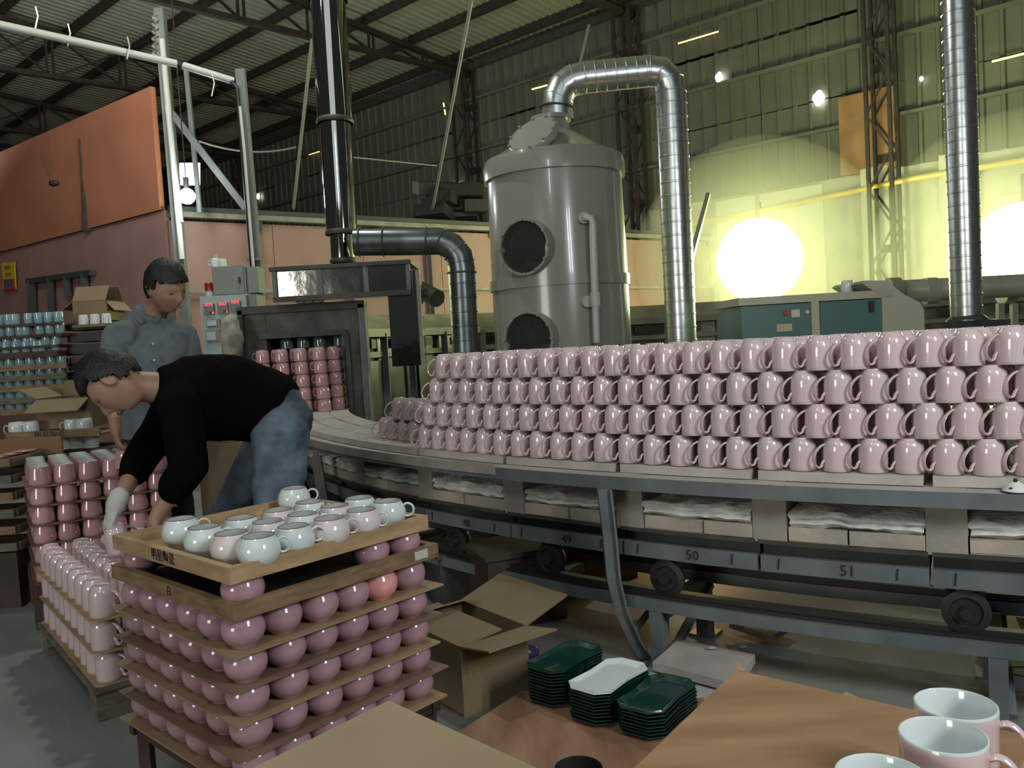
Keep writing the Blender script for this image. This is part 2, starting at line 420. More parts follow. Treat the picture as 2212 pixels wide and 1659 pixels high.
# small daylight holes and slits in the sheeting
def hole(n, x, y, r, m='day', name=None):
    p = onwall(x, y, 0.12); mb = MB()
    ring = [p + d1 * (r * cos(a) * 1.0) + V((0, 0, r * sin(a) * 1.3)) for a in [i * pi / 4 + .3 * (i % 2) for i in range(8)]]
    mb.add(ring + [q + d2 * .01 for q in ring], [tuple(range(8)), tuple(range(15, 7, -1))] + [(i, (i + 1) % 8, 8 + (i + 1) % 8, 8 + i) for i in range(8)])
    struct('window_%d' % n, mb, M[m])
def slit(n, x0, y0, x1, y1, h, m='daywarm'):
    p = onwall(x0, y0, .12); q = onwall(x1, y1, .12)
    struct('window_%d' % n, MB().bar(p, q, .02, h), M[m])
hole(1, 1553, 167, .075); hole(2, 1768, 212, .10); hole(3, 1990, 170, .03); hole(4, 557, 424, .07); hole(5, 975, 400, .035, 'day'); hole(6, 990, 396, .03)
slit(7, 1465, 94, 1552, 68, .022); slit(8, 2143, 133, 2212, 116, .028); slit(9, 1149, 193, 1182, 184, .03); slit(10, 958, 222, 962, 248, .03)
slit(11, 1852, 272, 1895, 268, .06, 'orangeglow'); slit(12, 667, 334, 690, 327, .03)
# loose orange-brown sheet hanging by the column
o = MB().box(onwall(1872, 285, .16), (.85, .02, 1.25), RZ1).build('patch_board', mat('brown_patch', (.30, .16, .07), .7, var=.2, scale=2))
tag(o, 'loose brown board patched on the sheet wall beside a column', 'board')

# white boards on the masonry behind the flood lamps
for (xa, xb, ya, yb, lb) in ((1547, 1778, 436, 700, 'large pale board on the masonry wall behind left flood lamp'), (2148, 2330, 425, 700, 'large pale board on the masonry wall behind right flood lamp')):
    a = onwall(xa, ya, .06); b = onwall(xb, ya, .06); zt = a.z
    o = MB().bar(V((a.x, a.y, zt / 2 + .3)), V((b.x, b.y, zt / 2 + .3)), .04, zt - .6).build('wall_board', mat('pale_board', (.55, .56, .42), .8))
    tag(o, lb, 'board')
for i, xa in enumerate((1895, 2068)):
    a = onwall(xa, 480, .1)
    struct('trim_%d' % (i + 1), MB().box((a.x, a.y, BASEZ / 2), (.42, .16, BASEZ), RZ1), M['masonry'])
a = onwall(1420, 445, .5); b = onwall(2260, 350, .5)
py = thing('gas_pipe', 'yellow gas pipe running along the masonry wall', 'pipe', (a.x, a.y, 0))
za = 3.32
MB().tube([W(-2, .12, za - .3), W(2, .12, za - .12), W(4.6, .2, za), W(11, .2, za + .02)], .045).build('pipe_run', M['yellowpipe'], py)
for t in (-1, 2, 5.4, 8): MB().box(W(t, .1, za - .02), (.06, .2, .1), RZ1).build('bracket', M['rust'], py)

# ------------------------------------------------------------ pink partition
C0 = V((-3.80, 9.5, 0)); dl = V((-.794, .608, 0)); db = V((.79, .613, 0))
PT, OT = 2.90, 4.27
def panels(name, base, d, n, w, z0, z1, m, gap=.008, th=.06):
    st = struct(name, MB().bar(base + V((0, 0, z0 + .02)) , base + d * (n * w) + V((0, 0, z0 + .02)), th * .6, .04), M['batten'])
    me = MB().box((w / 2, 0, (z1 - z0) / 2), (w - gap, th, z1 - z0)).mesh('wall_panel', m)
    for i in range(n):
        spart('wall_panel', me, st, base + d * (i * w) + V((0, 0, z0)) - st.location, (0, 0, atan2(d.y, d.x)))
    return st
nl = V((.608, .794, 0))
wl = panels('wall_left', C0, dl, 11, 1.15, 0, PT, M['pinkwall'])
wo = panels('wall_left_upper', C0 + V((-.03, -.03, 0)), dl, 5, 2.45, PT, OT, M['orangewall'])
wb = panels('wall_back', C0, db, 8, 1.22, 0, PT - .12, M['pinkwall'])
tr = thing('top_rail', 'pale dusty steel rail capping the pink back partition', 'rail', C0)
MB().bar(C0 + V((.05, -.05, PT - .06)), C0 + db * 9.8 + V((.05, -.05, PT - .06)), .12, .06).build('flange', M['rail'], tr)
MB().bar(C0 + V((.03, -.03, PT)), C0 + db * 9.8 + V((.03, -.03, PT)), .05, .08).build('web', M['batten'], tr)
MB().bar(C0 + V((.06, -.10, 1.97)), C0 + db * 9.8 + V((.06, -.10, 1.97)), .04, .045).build('middle_rail', M['rail'], tr)
for k in range(8):
    p = C0 + db * (1.0 + 1.22 * k) + V((.04, -.06, 0))
    MB().bar(p, p + V((0, 0, PT - .06)), .05, .05).build('post', M['batten'], tr)
    MB().box(p + V((0, -.02, PT - .14)), (.16, .05, .12), .6).build('gusset', M['batten'], tr)
def onleft(x, y):
    d = ray(x, y); n = V((dl.y, -dl.x, 0)); k = (C0 + nl * -.08 - CAM).dot(n) / d.dot(n); return CAM + d * k
# hinged shutter frame low on the left wall
dr = struct('door_1', MB().bar(onleft(62, 608), onleft(200, 589), .08, .07), M['batten'])
for (x, y0, y1, Y, w_) in ((70, 606, 700, 12.1, .12), (111, 601, 700, 11.8, .09), (146, 597, 640, 11.5, .09), (184, 592, 640, 11.2, .09)):
    MB().bar(onleft(x, y0), onleft(x + 3, y1), w_, .06, up=(0, 1, 0)).build('door_bar', M['batten'], dr)
# poster
pp = [onleft(3, 568), onleft(31, 566), onleft(34, 625), onleft(7, 628)]
pt = thing('wall_poster', 'yellow and red poster of printed characters on pink wall', 'poster', pp[3])
def quad(ps, th=.012, off=0.0):
    n = (ps[1] - ps[0]).cross(ps[3] - ps[0]).normalized()
    if n.dot(CAM - ps[0]) < 0: n = -n
    a = [p + n * off for p in ps]; b = [p - n * th for p in a]
    return MB().add(a + b, [(0, 1, 2, 3), (7, 6, 5, 4), (0, 4, 5, 1), (1, 5, 6, 2), (2, 6, 7, 3), (3, 7, 4, 0)])
def lerpq(ps, u0, v0, u1, v1):
    f = lambda u, v: (ps[0] * (1 - u) + ps[1] * u) * (1 - v) + (ps[3] * (1 - u) + ps[2] * u) * v
    return [f(u0, v0), f(u1, v0), f(u1, v1), f(u0, v1)]
quad(pp).build('sheet', M['gold'], pt)
quad(lerpq(pp, .1, .60, .95, .90), .004, .006).build('red_band', M['redprint'], pt)
quad(lerpq(pp, .25, .66, .8, .86), .004, .010).build('blue_block', M['blueprint'], pt)
quad(lerpq(pp, .05, .92, 1, 1), .004, .006).build('bottom_band', M['redprint'], pt)
ex = (pp[1] - pp[0]); ey = V((0, 0, 1))
text('lettering', '质量第一', .055, lerpq(pp, .5, .2, .6, .3)[0] + V((.01, -.03, 0)), ex, ey, M['ink'], pt)
text('lettering', '安全生产', .055, lerpq(pp, .5, .45, .6, .5)[0] + V((.01, -.03, 0)), ex, ey, M['ink'], pt)

# ------------------------------------------------------------ poles, pipes, wires
po = thing('corner_post', 'tall grey steel post at the corner of the orange wall', 'post', D(395, 700, 9.3))
MB().bar(D(345, 20, 9.3), D(402, 700, 9.3), .10, .10, up=(0, 1, 0)).build('channel', M['greypole'], po)
MB().bar(D(362, 230, 9.2), D(391, 480, 9.2), .035, .05, up=(0, 1, 0)).build('pale_flange', M['white'], po)
MB().bar(D(372, 245, 9.25), D(532, 452, 9.0), .07, .05, up=(0, 1, 0)).build('diagonal_brace', M['greypole'], po)
MB().bar(D(402, 150, 9.4), D(432, 460, 9.4), .045, .045, up=(0, 1, 0)).build('thin_post', M['greypole'], po)
MB().cyl(D(350, 85, 9.2), D(393, 560, 9.2), .03).build('conduit', M['white'], po)
p2 = thing('channel_post', 'free-standing grey channel post with a black cable beside the stack', 'post', D(577, 700, 8.0))
MB().bar(D(519, 150, 8.0), D(563, 660, 8.0), .085, .06, up=(0, 1, 0)).build('channel', M['greypole'], p2)
MB().tube([D(500, 176, 7.93), D(512, 190, 7.93), D(516, 240, 7.93), D(530, 400, 7.93), D(552, 660, 7.93)], .02).build('cable', M['black'], p2)
MB().tube([D(518, 230, 7.9), D(528, 330, 7.9), D(553, 655, 7.9)], .014).build('pale_conduit', M['white'], p2)
MB().box(D(548, 560, 7.95), (.13, .03, .03)).build('clamp', M['bluesteel'], p2)
hp = thing('overhead_pipe', 'long white pipe hung across the upper left of the hall', 'pipe', D(0, 50, 7.2))
MB().cyl(D(-60, 40, 7.1), D(388, 139, 7.8), .034).build('pipe_length', M['white'], hp)
MB().cyl(D(388, 139, 7.8), D(505, 175, 8.0), .034).build('pipe_length', M['white'], hp)
MB().cyl(D(384, 137, 7.8), D(395, 142, 7.8), .04).build('coupling', M['black'], hp)
for (x, y) in ((80, 15), (150, 52), (278, 80), (461, 160)):
    q = D(x, y + 50 if x < 400 else y + 28, 7.5)
    MB().tube([D(x - 3, y, 7.6), D(x + 2, y + 20, 7.55), D(x - 4, y + 48, 7.5)], .006).build('tie_wire', M['white'], hp)
o = MB().tube([D(336 + 6 * cos(k * 1.3), 30 + k * 3.2, 8.5 + .05 * sin(k * 1.3)) for k in range(30)], .014).build('wire_coil', M['rod'])
tag(o, 'bundled pale wire dangling from the roof above corner post', 'wire')
def rod(x0, y0, x1, y1, Y0, Y1, r, lb, nm='hanging_rod', cat='rod', m='rod', sag=0):
    a = D(x0, y0, Y0); b = D(x1, y1, Y1); n = 8 if sag else 1
    o = MB().tube([a.lerp(b, i / n) + V((0, 0, -4 * sag * (i / n) * (1 - i / n))) for i in range(n + 1)], r, 8).build(nm, M[m]); tag(o, lb, cat); return o
rod(1019, 0, 931, 472, 9.5, 12.5, .022, 'long slanting pale rod hanging from roof to pink partition top')
rod(674, 85, 634, 450, 9.0, 10.5, .020, 'slanting pale rod just left of the polished stack')
rod(1272, 55, 1250, 150, 8.0, 6.6, .012, 'short rod holding up the galvanised duct')
rod(430, 305, 640, 318, 9.0, 9.2, .010, 'thin wire sagging from corner post toward the stack', 'wire', 'wire', 'rod', .08)
rod(765, 340, 943, 358, 9.0, 10.5, .008, 'thin pale wire between the stack and slanting rod', 'wire', 'wire')
rod(88, 330, 112, 400, 9.5, 9.5, .006, 'thin cord hanging in front of the orange wall', 'ceiling_cord', 'cord', 'black')
o = MB().sphere(D(117, 396, 9.4), .045, 10, 6, (1.4, 1, .8)).build('cord_switch', M['black']); tag(o, 'small black pull switch hanging before the orange wall', 'switch')
# dark gear heaped on the pink partition top
for i, (x, y, Y, sx, sz) in enumerate(((960, 430, 12.6, .9, .55), (1025, 440, 12.8, .5, .35))):
    mb = MB()
    base = D(x, 480, Y)
    for k in range(5): mb.box(base + V((random.uniform(-.3, .3) * sx, random.uniform(-.1, .1), .12 + .1 * k)), (sx * random.uniform(.4, .8), .4, .18), random.uniform(-.5, .5), random.uniform(-.3, .3))
    o = mb.build('scrap_heap', M['blacksteel']); tag(o, ['dark heap of scrap gear above the pink partition', 'smaller dark heap beside tank top, above pink partition'][i], 'scrap')

# ------------------------------------------------------------ lamps
GL = (0.93, 1.0, 0.50)
def flood(x, y, Y, r, lb):
    p = D(x, y, Y); d = (CAM + V((0, 1, -.4)) - p).normalized()
    t = thing('flood_lamp', lb, 'lamp', (p.x, p.y, p.z))
    MB().lathe([(0, -.30), (.10, -.28), (r * .55, -.16), (r, 0), (r + .015, .01), (r + .015, -.01), (r * .6, -.18), (.12, -.32), (0, -.34)], 32, p, tuple(d)).build('reflector', M['reflector'], t, True)
    MB().lathe([(0, .006), (r * .97, .0), (r * .97, -.01), (0, -.01)], 32, p, tuple(d)).build('lens', M['lampglow'], t, True)
    MB().bar(p - d * .3, p - d * .3 + V((0, 0, 1.0)), .05, .05).build('bracket', M['rust'], t)
    return p, d
pl, dlm = flood(1640, 562, 12.3, .60, 'left large blazing yellow-green flood lamp on masonry wall')
pr, drm = flood(2212, 545, 10.6, .62, 'right large blazing yellow-green flood lamp cut by frame edge')
plight('flood_glow', pl + dlm * .8, 560, GL, .5)
plight('flood_glow', pr + drm * .8, 480, GL, .5)
pb = D(404, 424, 9.0)
t = thing('hanging_bulb', 'blazing white bulb hanging beside the corner post', 'lamp', pb)
MB().sphere(pb, .085, 16, 12).build('bulb', M['bulb'], t, True)
MB().cyl(pb + V((0, 0, .08)), pb + V((0, 0, .2)), .03).build('socket', M['black'], t)
MB().cyl(pb + V((0, 0, .2)), pb + V((0, 0, 4.2)), .006).build('cord', M['black'], t)
plight('bulb_glow', pb + V((0.02, -.16, 0)), 22, (.88, .94, 1.0), .1)
struct('window_13', quad([D(388, 352, 14.5), D(432, 352, 14.5), D(432, 400, 14.5), D(388, 400, 14.5)]), mat('bright_far_opening', (1, 1, 1), .5, emit=(.9, .95, 1), es=2.2))
plight('far_opening_light', D(412, 378, 14.2), 170, (.85, .93, 1.0), .1)
# scattering spheres added to imitate lens bloom around each flood lamp
for c_, d_, lb in ((pl, dlm, 'left'), (pr, drm, 'right')):
    o = bloom('lamp_bloom', c_ + d_ * .4, 1.75, .09); tag(o, 'added yellow-green haze around the %s flood lamp' % lb, 'bloom')
MB().tube([onleft(172, 300), onleft(178, 400), onleft(184, 440), onleft(188, 498)], [.02, .02, .05, .07], 8, flat=.15).build('torn_joint', M['darkwood'], wo)

# ------------------------------------------------------------ kiln
kz = 1.56
km = thing('kiln_portal', 'sooty steel doorway frame of the tunnel kiln around pink mugs', 'kiln', (-1.65, 6.72, 0))
XL, XLi, XRi, XR = -2.16, -1.95, -1.35, -1.15
Yk = 6.7
MB().box(((XL + XLi) / 2, Yk + .05, kz / 2), (XLi - XL, .14, kz)).build('left_jamb', M['kiln'], km)
MB().box(((XR + XRi) / 2, Yk + .05, kz / 2), (XR - XRi, .14, kz)).build('right_jamb', M['kiln'], km)
MB().box(((XLi + XRi) / 2, Yk + .05, 1.45), (XRi - XLi, .13, .22)).build('lintel', M['kiln'], km)
MB().box(((XL + XR) / 2, Yk - .03, kz + .0), (XR - XL, .06, .06)).build('top_angle', M['darksteel'], km)
MB().box(((XLi + XRi) / 2, Yk - .03, 1.345), (XRi - XLi + .1, .05, .04)).build('lintel_angle', M['darksteel'], km)
MB().box((XL + .02, Yk - .03, kz / 2), (.04, .06, kz)).build('edge_angle', M['darksteel'], km)
MB().box((XR - .02, Yk - .03, kz / 2), (.05, .06, kz)).build('edge_angle', M['bluesteel'], km)
MB().box((XRi + .05, Yk - .03, kz / 2 - .1), (.035, .04, kz - .25)).build('edge_angle', M['darksteel'], km)
MB().box((-1.65, Yk + 1.2, .95), (.62, .03, .9)).build('inner_curtain', M['blacksteel'], km)
for xx in (XLi - .02, XRi + .02): MB().box((xx, Yk + .65, .9), (.04, 1.1, 1.1)).build('tunnel_side', M['blacksteel'], km)
MB().box((-1.65, Yk + .65, 1.36), (.7, 1.1, .04)).build('tunnel_roof', M['blacksteel'], km)
# kiln body curving away to the right
path = [V((-1.30, 7.0, 0)), V((-1.0, 7.9, 0)), V((-.35, 8.8, 0)), V((.6, 9.4, 0)), V((1.8, 9.6, 0)), V((3.0, 9.4, 0)), V((4.2, 8.9, 0)), V((5.4, 8.2, 0)), V((6.6, 7.3, 0))]
kb = thing('tunnel_kiln', 'long low tunnel kiln with framed panels behind tank and ducts', 'kiln', (-1.2, 8, 0))
def offp(i, o):
    a = path[max(i - 1, 0)]; b = path[min(i + 1, len(path) - 1)]; d = (b - a).normalized(); return path[i] + V((-d.y, d.x, 0)) * o
def pathbox(o0, o1, z0, z1): return MB().sweep([[offp(i, o0) + V((0, 0, z0)), offp(i, o1) + V((0, 0, z0)), offp(i, o1) + V((0, 0, z1)), offp(i, o0) + V((0, 0, z1))] for i in range(len(path))])
pathbox(.03, 1.1, .25, 1.36).build('inner_shell', M['kilnpanel'], kb)
MB().sweep([[offp(i, .02) + V((0, 0, 1.36)), offp(i, 1.1) + V((0, 0, 1.36)), offp(i, .9) + V((0, 0, 1.50)), offp(i, .25) + V((0, 0, 1.52))] for i in range(len(path))]).build('domed_roof', M['kilnplate'], kb)
pathbox(-.06, .06, 1.30, 1.37).build('cornice', M['kilnplate'], kb)
pathbox(-.03, .04, 1.12, 1.17).build('upper_rail', M['kilnplate'], kb)
pathbox(-.05, .03, .35, .42).build('lower_rail', M['bluesteel'], kb)
for i in range(len(path) - 1):
    for u in (0.05, .5):
        p = offp(i, -.03).lerp(offp(i + 1, -.03), u)
        MB().bar(p + V((0, 0, 0)), p + V((0, 0, 1.33)), .06, .06).build('frame_post', M['bluesteel'] if i < 2 else M['kilnplate'], kb)
        q = offp(i, .0).lerp(offp(i + 1, .0), u + .1); q2 = offp(i, .0).lerp(offp(i + 1, .0), u + .42)
        MB().bar(q + V((0, 0, .78)), q2 + V((0, 0, .78)), .03, .62).build('side_panel', M['stainless'] if i > 2 and u > .3 else M['kilnpanel'], kb)
        q = q.lerp(q2, .3); MB().bar(q + V((0, 0, 1.24)), q.lerp(q2, .4) + V((0, 0, 1.24)), .06, .08).build('slot_cover', M['darksteel'], kb)
hd = thing('exhaust_hood', 'mirror-like stainless exhaust hood above the kiln doorway', 'hood', (-1.6, 6.4, kz))
h0 = D(592, 588, 6.45); h1 = D(880, 566, 6.45)
zt, zb = h0.z + .01, D(592, 648, 6.45).z
MB().box(((h0.x + h1.x) / 2, 6.72, (zt + zb) / 2), (h1.x - h0.x, .52, zt - zb)).build('hood_box', M['stainless'], hd)
MB().box(((h0.x + h1.x) / 2, 6.70, zt + .01), (h1.x - h0.x + .06, .58, .03)).build('top_flange', M['darksteel'], hd)
MB().box(((h0.x + h1.x) / 2, 6.44, zb - .0), (h1.x - h0.x + .03, .04, .04)).build('lower_flange', M['darksteel'], hd)
for xx in (.0, .34, .68, 1): MB().box((h0.x + (h1.x - h0.x) * xx, 6.45, (zt + zb) / 2), (.03, .03, zt - zb)).build('rib', M['bluesteel'], hd)
q0 = D(838, 640, 6.5); q1 = D(902, 640, 6.5)
MB().box(((q0.x + q1.x) / 2, 6.7, 1.42), (q1.x - q0.x, .4, zt - 1.1)).build('side_downcomer', M['stainless'], hd)
MB().box((q1.x + .01, 6.5, 1.42), (.03, .03, zt - 1.1)).build('corner_angle', M['kilnplate'], hd)
for k in range(3): MB().box((-1.62 + .07 * k, 6.55, kz + .05), (.06, .1, .045)).build('brick', M['slab'], hd)
# ragged insulation at the left of the doorway
mb = MB().sphere(D(500, 735, 6.5), .13, 18, 12, (.7, .6, 1.5))
mb.v = [p + (p - D(500, 735, 6.5)).normalized() * noise.noise(p * 22) * .025 for p in mb.v]
mb.build('insulation_bundle', mat('dirty_fibre', (.34, .31, .24), .95, var=.4, scale=9), km, True)
mb = MB().cyl(D(905, 625, 7.2), D(945, 645, 7.0), .075, .075, 20)
o = mb.build('short_duct', M['darkduct'], None, True); tag(o, 'short shiny black duct end right of the exhaust hood', 'duct')

# polished stack
st = thing('steel_chimney', 'tall polished steel stack rising from the hood through roof', 'chimney', D(742, 566, 6.72))
Ys = 6.72
segs = [(566, 505, 26, 26), (505, 265, 33, 33), (265, 0, 37, 37), (0, -260, 40, 40)]
def stx(y): return 742 - (566 - y) * 34 / 566.
for a, b, r0, r1 in segs:
    p = D(stx(a), a, Ys); q = D(stx(b), b, Ys); k = Ys / FPX
    MB().lathe([(r0 * k, 0), (r1 * k * 1.0, (q - p).length)], 40, p, tuple((q - p).normalized())).build('stack_section', M['mirror'], st, True)
    MB().lathe([(r0 * k + .004, -.01), (r0 * k + .010, 0), (r0 * k + .010, .02), (r0 * k + .004, .03)], 40, p, tuple((q - p).normalized())).build('joint_band', M['darksteel'], st, True)
p = D(stx(505), 505, Ys); MB().lathe([(26 * Ys / FPX, 0), (33 * Ys / FPX, 0)], 40, p).build('reducer_ring', M['darksteel'], st)

def duct(name, lb, pts, r, mname, rings, base, seg_n=8, flange=True):
    """round duct along a polyline with mitred elbows and raised seams"""
    t = thing(name, lb, 'duct', base)
    MB().tube(pts, r, 32, cap=False).build('duct_run', M[mname], t, 35)
    for k in rings:
        a, b, u = pts[k[0]], pts[k[0] + 1], k[1]
        p = V(a).lerp(V(b), u); d = (V(b) - V(a)).normalized()
        MB().lathe([(r * .99, -.008), (r + (k[2] if len(k) > 2 else .004), -.004), (r + (k[2] if len(k) > 2 else .004), .004), (r * .99, .008)], 32, p, tuple(d)).build('seam_band', M['darksteel' if len(k) > 2 else mname], t, True)
    return t
kE = 6.45
pts = [D(766, 523, kE), D(880, 522, kE), D(950, 521, kE), D(975, 532, kE), D(992, 553, kE), D(997, 580, kE), D(1006, 760, kE)]
duct('elbow_duct', 'dark grey elbow duct from the polished stack down behind mugs', pts, .105, 'darkduct', [(0, .1, .012), (0, .55, .012), (1, .6, .008), (2, 0, .006), (3, .5), (4, .5), (5, .05, .012)] + [(5, .18 + .17 * k) for k in range(5)], D(1006, 760, kE))
# galvanised U-duct over the tank
kT = 6.5
pts = [D(1206, 262, kT), D(1204, 235, kT), D(1206, 212, kT), D(1216, 188, kT), D(1236, 174, kT), D(1262, 168, kT), D(1400, 154, kT), D(1425, 156, kT), D(1443, 172, kT), D(1449, 200, kT), D(1450, 225, kT), D(1472, 740, kT)]
duct('tank_duct', 'galvanised U-shaped duct from the grey tank top down behind mugs', pts, .118, 'galv', [(1, .1, .02), (2, 0), (3, 0), (4, 0), (5, 0)] + [(5, .16 + .16 * k) for k in range(6)] + [(6, 0), (7, 0), (8, 0), (9, 0), (10, 0)] + [(10, .055 * k) for k in range(1, 19)], D(1472, 740, kT))
kR = 6.0
pts = [D(2058, -200, kR), D(2068, 0, kR), D(2088, 690, kR)]
t = duct('spiral_duct', 'tall galvanised spiral duct standing near the right edge', pts, .105, 'galv', [(0, .2 * k) for k in range(5)] + [(1, .04 * k) for k in range(25)], D(2088, 700, kR))
MB().box(D(2092, 700, kR), (.38, .38, .05)).build('base_plate', M['darkduct'], t)
MB().lathe([(.105, 0), (.14, 0), (.14, .02), (.105, .05)], 32, D(2090, 696, kR)).build('base_collar', M['darkduct'], t, True)

# ------------------------------------------------------------ tank
tc = D(1214, 700, kT); Rk = 148 * kT / FPX
zr = D(1206, 356, kT).z
tk = thing('scrubber_tank', 'large grey fibreglass tank with cone roof and round portholes', 'tank', (tc.x, tc.y, 0))
sx = (D(1206, 360, kT).x - tc.x)
MB().lathe([(0, 0), (Rk * 1.0, 0), (Rk * .985, 1.62), (Rk * .965, zr)], 64, (tc.x, tc.y, 0)).build('shell', M['tank'], tk, True)
MB().lathe([(Rk * .96, zr - .12), (Rk * 1.015, zr - .12), (Rk * 1.02, zr - .02), (Rk * .99, zr + .03), (Rk * .9, zr + .05)], 64, (tc.x, tc.y, 0)).build('rim_band', M['tank'], tk, True)
za_ = D(1206, 262, kT).z
MB().lathe([(Rk * .97, zr + .03), (Rk * .86, zr + .06), (.14, za_ - .07), (.125, za_), (0, za_)], 64, (tc.x, tc.y, 0)).build('cone_roof', M['tank'], tk, True)
MB().lathe([(.12, 0), (.16, 0), (.16, .03), (.12, .03)], 32, (tc.x, tc.y, za_)).build('neck_flange', M['tank'], tk, True)
zs = D(1215, 607, kT).z
MB().lathe([(Rk * .98, -.06), (Rk * 1.01, -.06), (Rk * 1.01, .02), (Rk * .98, .02)], 64, (tc.x, tc.y, zs)).build('seam_band', M['tank'], tk, True)
def porthole(x, y, r):
    p = D(x, y, kT - Rk); dx = p.x - tc.x
    yy = tc.y - sqrt(max(Rk ** 2 - dx ** 2, .01)); p = D(x, y, yy - .01); d = V((p.x - tc.x, p.y - tc.y, 0)).normalized()
    MB().lathe([(r * .91, -.04), (r * .91, .035), (r, .035), (r * 1.02, -.05)], 40, p, tuple(d)).build('porthole_ring', M['tank'], tk, True)
    MB().lathe([(0, .03), (r * .5, .028), (r * .92, .012)], 40, p, tuple(d)).build('porthole_glass', M['glass'], tk, True)
    for k in range(12):
        a = 2 * pi * k / 12; u = V((0, 0, 1)); s_ = u.cross(d)
        q = p + (s_ * cos(a) + u * sin(a)) * r * .955
        MB().cyl(q + d * .03, q + d * .05, .011, None, 8).build('bolt', M['tank'], tk)
porthole(1135, 534, .205); porthole(1145, 733, .205)
p = D(1155, 300, kT - .33); d = V((-.45, -.62, .70)).normalized()
MB().lathe([(0, .05), (.19, .05), (.2, .035), (.2, 0), (.165, -.02), (.165, -.14)], 40, p, tuple(d)).build('inspection_cover', M['tank'], tk, True)
for k in range(10):
    a = 2 * pi * k / 10; s_ = d.cross(V((0, 0, 1))).normalized(); u = s_.cross(d); q = p + (s_ * cos(a) + u * sin(a)) * .185
    MB().cyl(q + d * .045, q + d * .065, .010, None, 8).build('bolt', M['tank'], tk)
Yp = tc.y - Rk - .03
MB().tube([D(1258, 471, Yp + .12), D(1266, 470, Yp), D(1277, 471, Yp), D(1280, 482, Yp), D(1289, 740, Yp)], .027, 14).build('drain_pipe', M['pvc'], tk, True)
MB().cyl(D(1263, 470, Yp + .02), D(1253, 471, Yp + .1), .042).build('pipe_boss', M['pvc'], tk)
MB().cyl(D(1270, 651, Yp + .02), D(1260, 651, Yp + .1), .042).build('pipe_boss', M['pvc'], tk)
MB().cyl(D(1285, 632, Yp), D(1286, 662, Yp), .036).build('coupling', M['pvc'], tk)

# ------------------------------------------------------------ teal machine and pipe on the right
kM = 5.4
a = D(1600, 650, kM); b = D(1918, 634, kM)
mc = thing('teal_machine', 'teal and cream machine housing behind the mugs at right', 'machine', (b.x, kM, 0))
MB().box(((a.x + b.x) / 2, kM + .3, b.z / 2), (b.x - a.x, .6, b.z - .06)).build('teal_body', M['teal'], mc)
MB().box(((a.x + b.x) / 2, kM + .3, b.z + .0), (b.x - a.x + .04, .64, .05)).build('cream_lid', M['cream'], mc)
ps = [(1905, 720), (1905, 640), (1862, 612), (1868, 606), (1916, 606), (1930, 618), (1950, 634), (1985, 652), (1996, 668), (1998, 720)]
f0 = [D(x, y, kM - .02) for x, y in ps]; f1 = [p + V((0, .5, 0)) for p in f0]
f0[0].z = f1[0].z = .4; f0[-1].z = f1[-1].z = .4
MB().sweep([f0, f1]).build('cream_nose', M['cream'], mc)
for (x, y, r, m) in ((1697, 676, .016, 'redprint'), (1742, 674, .013, 'chalk'), (1762, 673, .012, 'chalk')):
    p = D(x, y, kM - .001); MB().cyl(p, p + V((0, -.02, 0)), r).build('button', M[m], mc)
MB().box(D(1718, 677, kM - .004), (.055, .012, .05)).build('label_plate', M['chalk'], mc)
MB().box(D(1694, 708, kM - .004), (.10, .012, .05)).build('label_plate', M['cream'], mc)
MB().box(D(1760, 690, kM - .01), (.05, .03, .24)).build('cream_strap', M['cream'], mc)
MB().box(D(1882, 662, kM - .005), (.03, .02, .07)).build('vent_slot', M['black'], mc)
cupz = b.z + .025
pt0 = thing('pipe_line', 'thick pale horizontal pipe on brackets behind the spiral duct', 'pipe', D(1930, 720, 7.6))
MB().cyl(D(1925, 630, 7.6), D(2300, 612, 7.2), .10, None, 24).build('pipe_run', M['cream'], pt0, True)
for x in (1930, 2010, 2175): 
    p = D(x, 628, 7.5); MB().cyl(p + V((-.05, 0, 0)), p + V((.05, 0, 0)), .118, None, 24).build('pipe_collar', M['cream'], pt0, True)
for x in (1975, 2160, 2190): MB().bar(D(x, 655, 7.4), D(x, 760, 7.4), .05, .05, up=(0, 1, 0)).build('support_post', M['cream'], pt0)
o = MB().bar(D(1480, 605, 8.4), D(1530, 420, 10.6), .05, .05).build('leaning_pole', M['cream']); tag(o, 'thin pale pole leaning beside the left flood lamp', 'pole')

# ------------------------------------------------------------ kiln cars on the curved track
CX, CY, RR = 4.093, 7.603, 6.014
def arc(ph, off, z):
    a = radians(ph); return V((CX + (RR + off) * cos(a), CY + (RR + off) * sin(a), z))
def asweep(a, b, sec, step=1.2):
    n = max(2, int(abs(b - a) / step) + 1)
    return MB().sweep([[arc(a + (b - a) * i / (n - 1), o, z) for o, z in sec] for i in range(n)])
def rect(o0, o1, z0, z1): return [(o0, z0), (o1, z0), (o1, z1), (o0, z1)]
DECK = .735
bd = [-109.0, -114.1, -119.1, -124.0, -128.9, -134.2, -139.8, -145.9, -153.0, -160.5, -168.0, -175.5]
carname = ['at the right frame edge', 'numbered 52 by the enamel lid', 'numbered 51 above the floor slabs', 'numbered 50 right of the bent leg', 'numbered 49 left of the bent leg', 'numbered 48 behind the tray', 'where the wall of mugs ends', 'beside the bent-over man', 'behind the man in black', 'nearest the kiln doorway', 'inside the kiln doorway']
nums = [None, '52', '51', '50', '49', '48'] + [None] * 5
XD = -.52
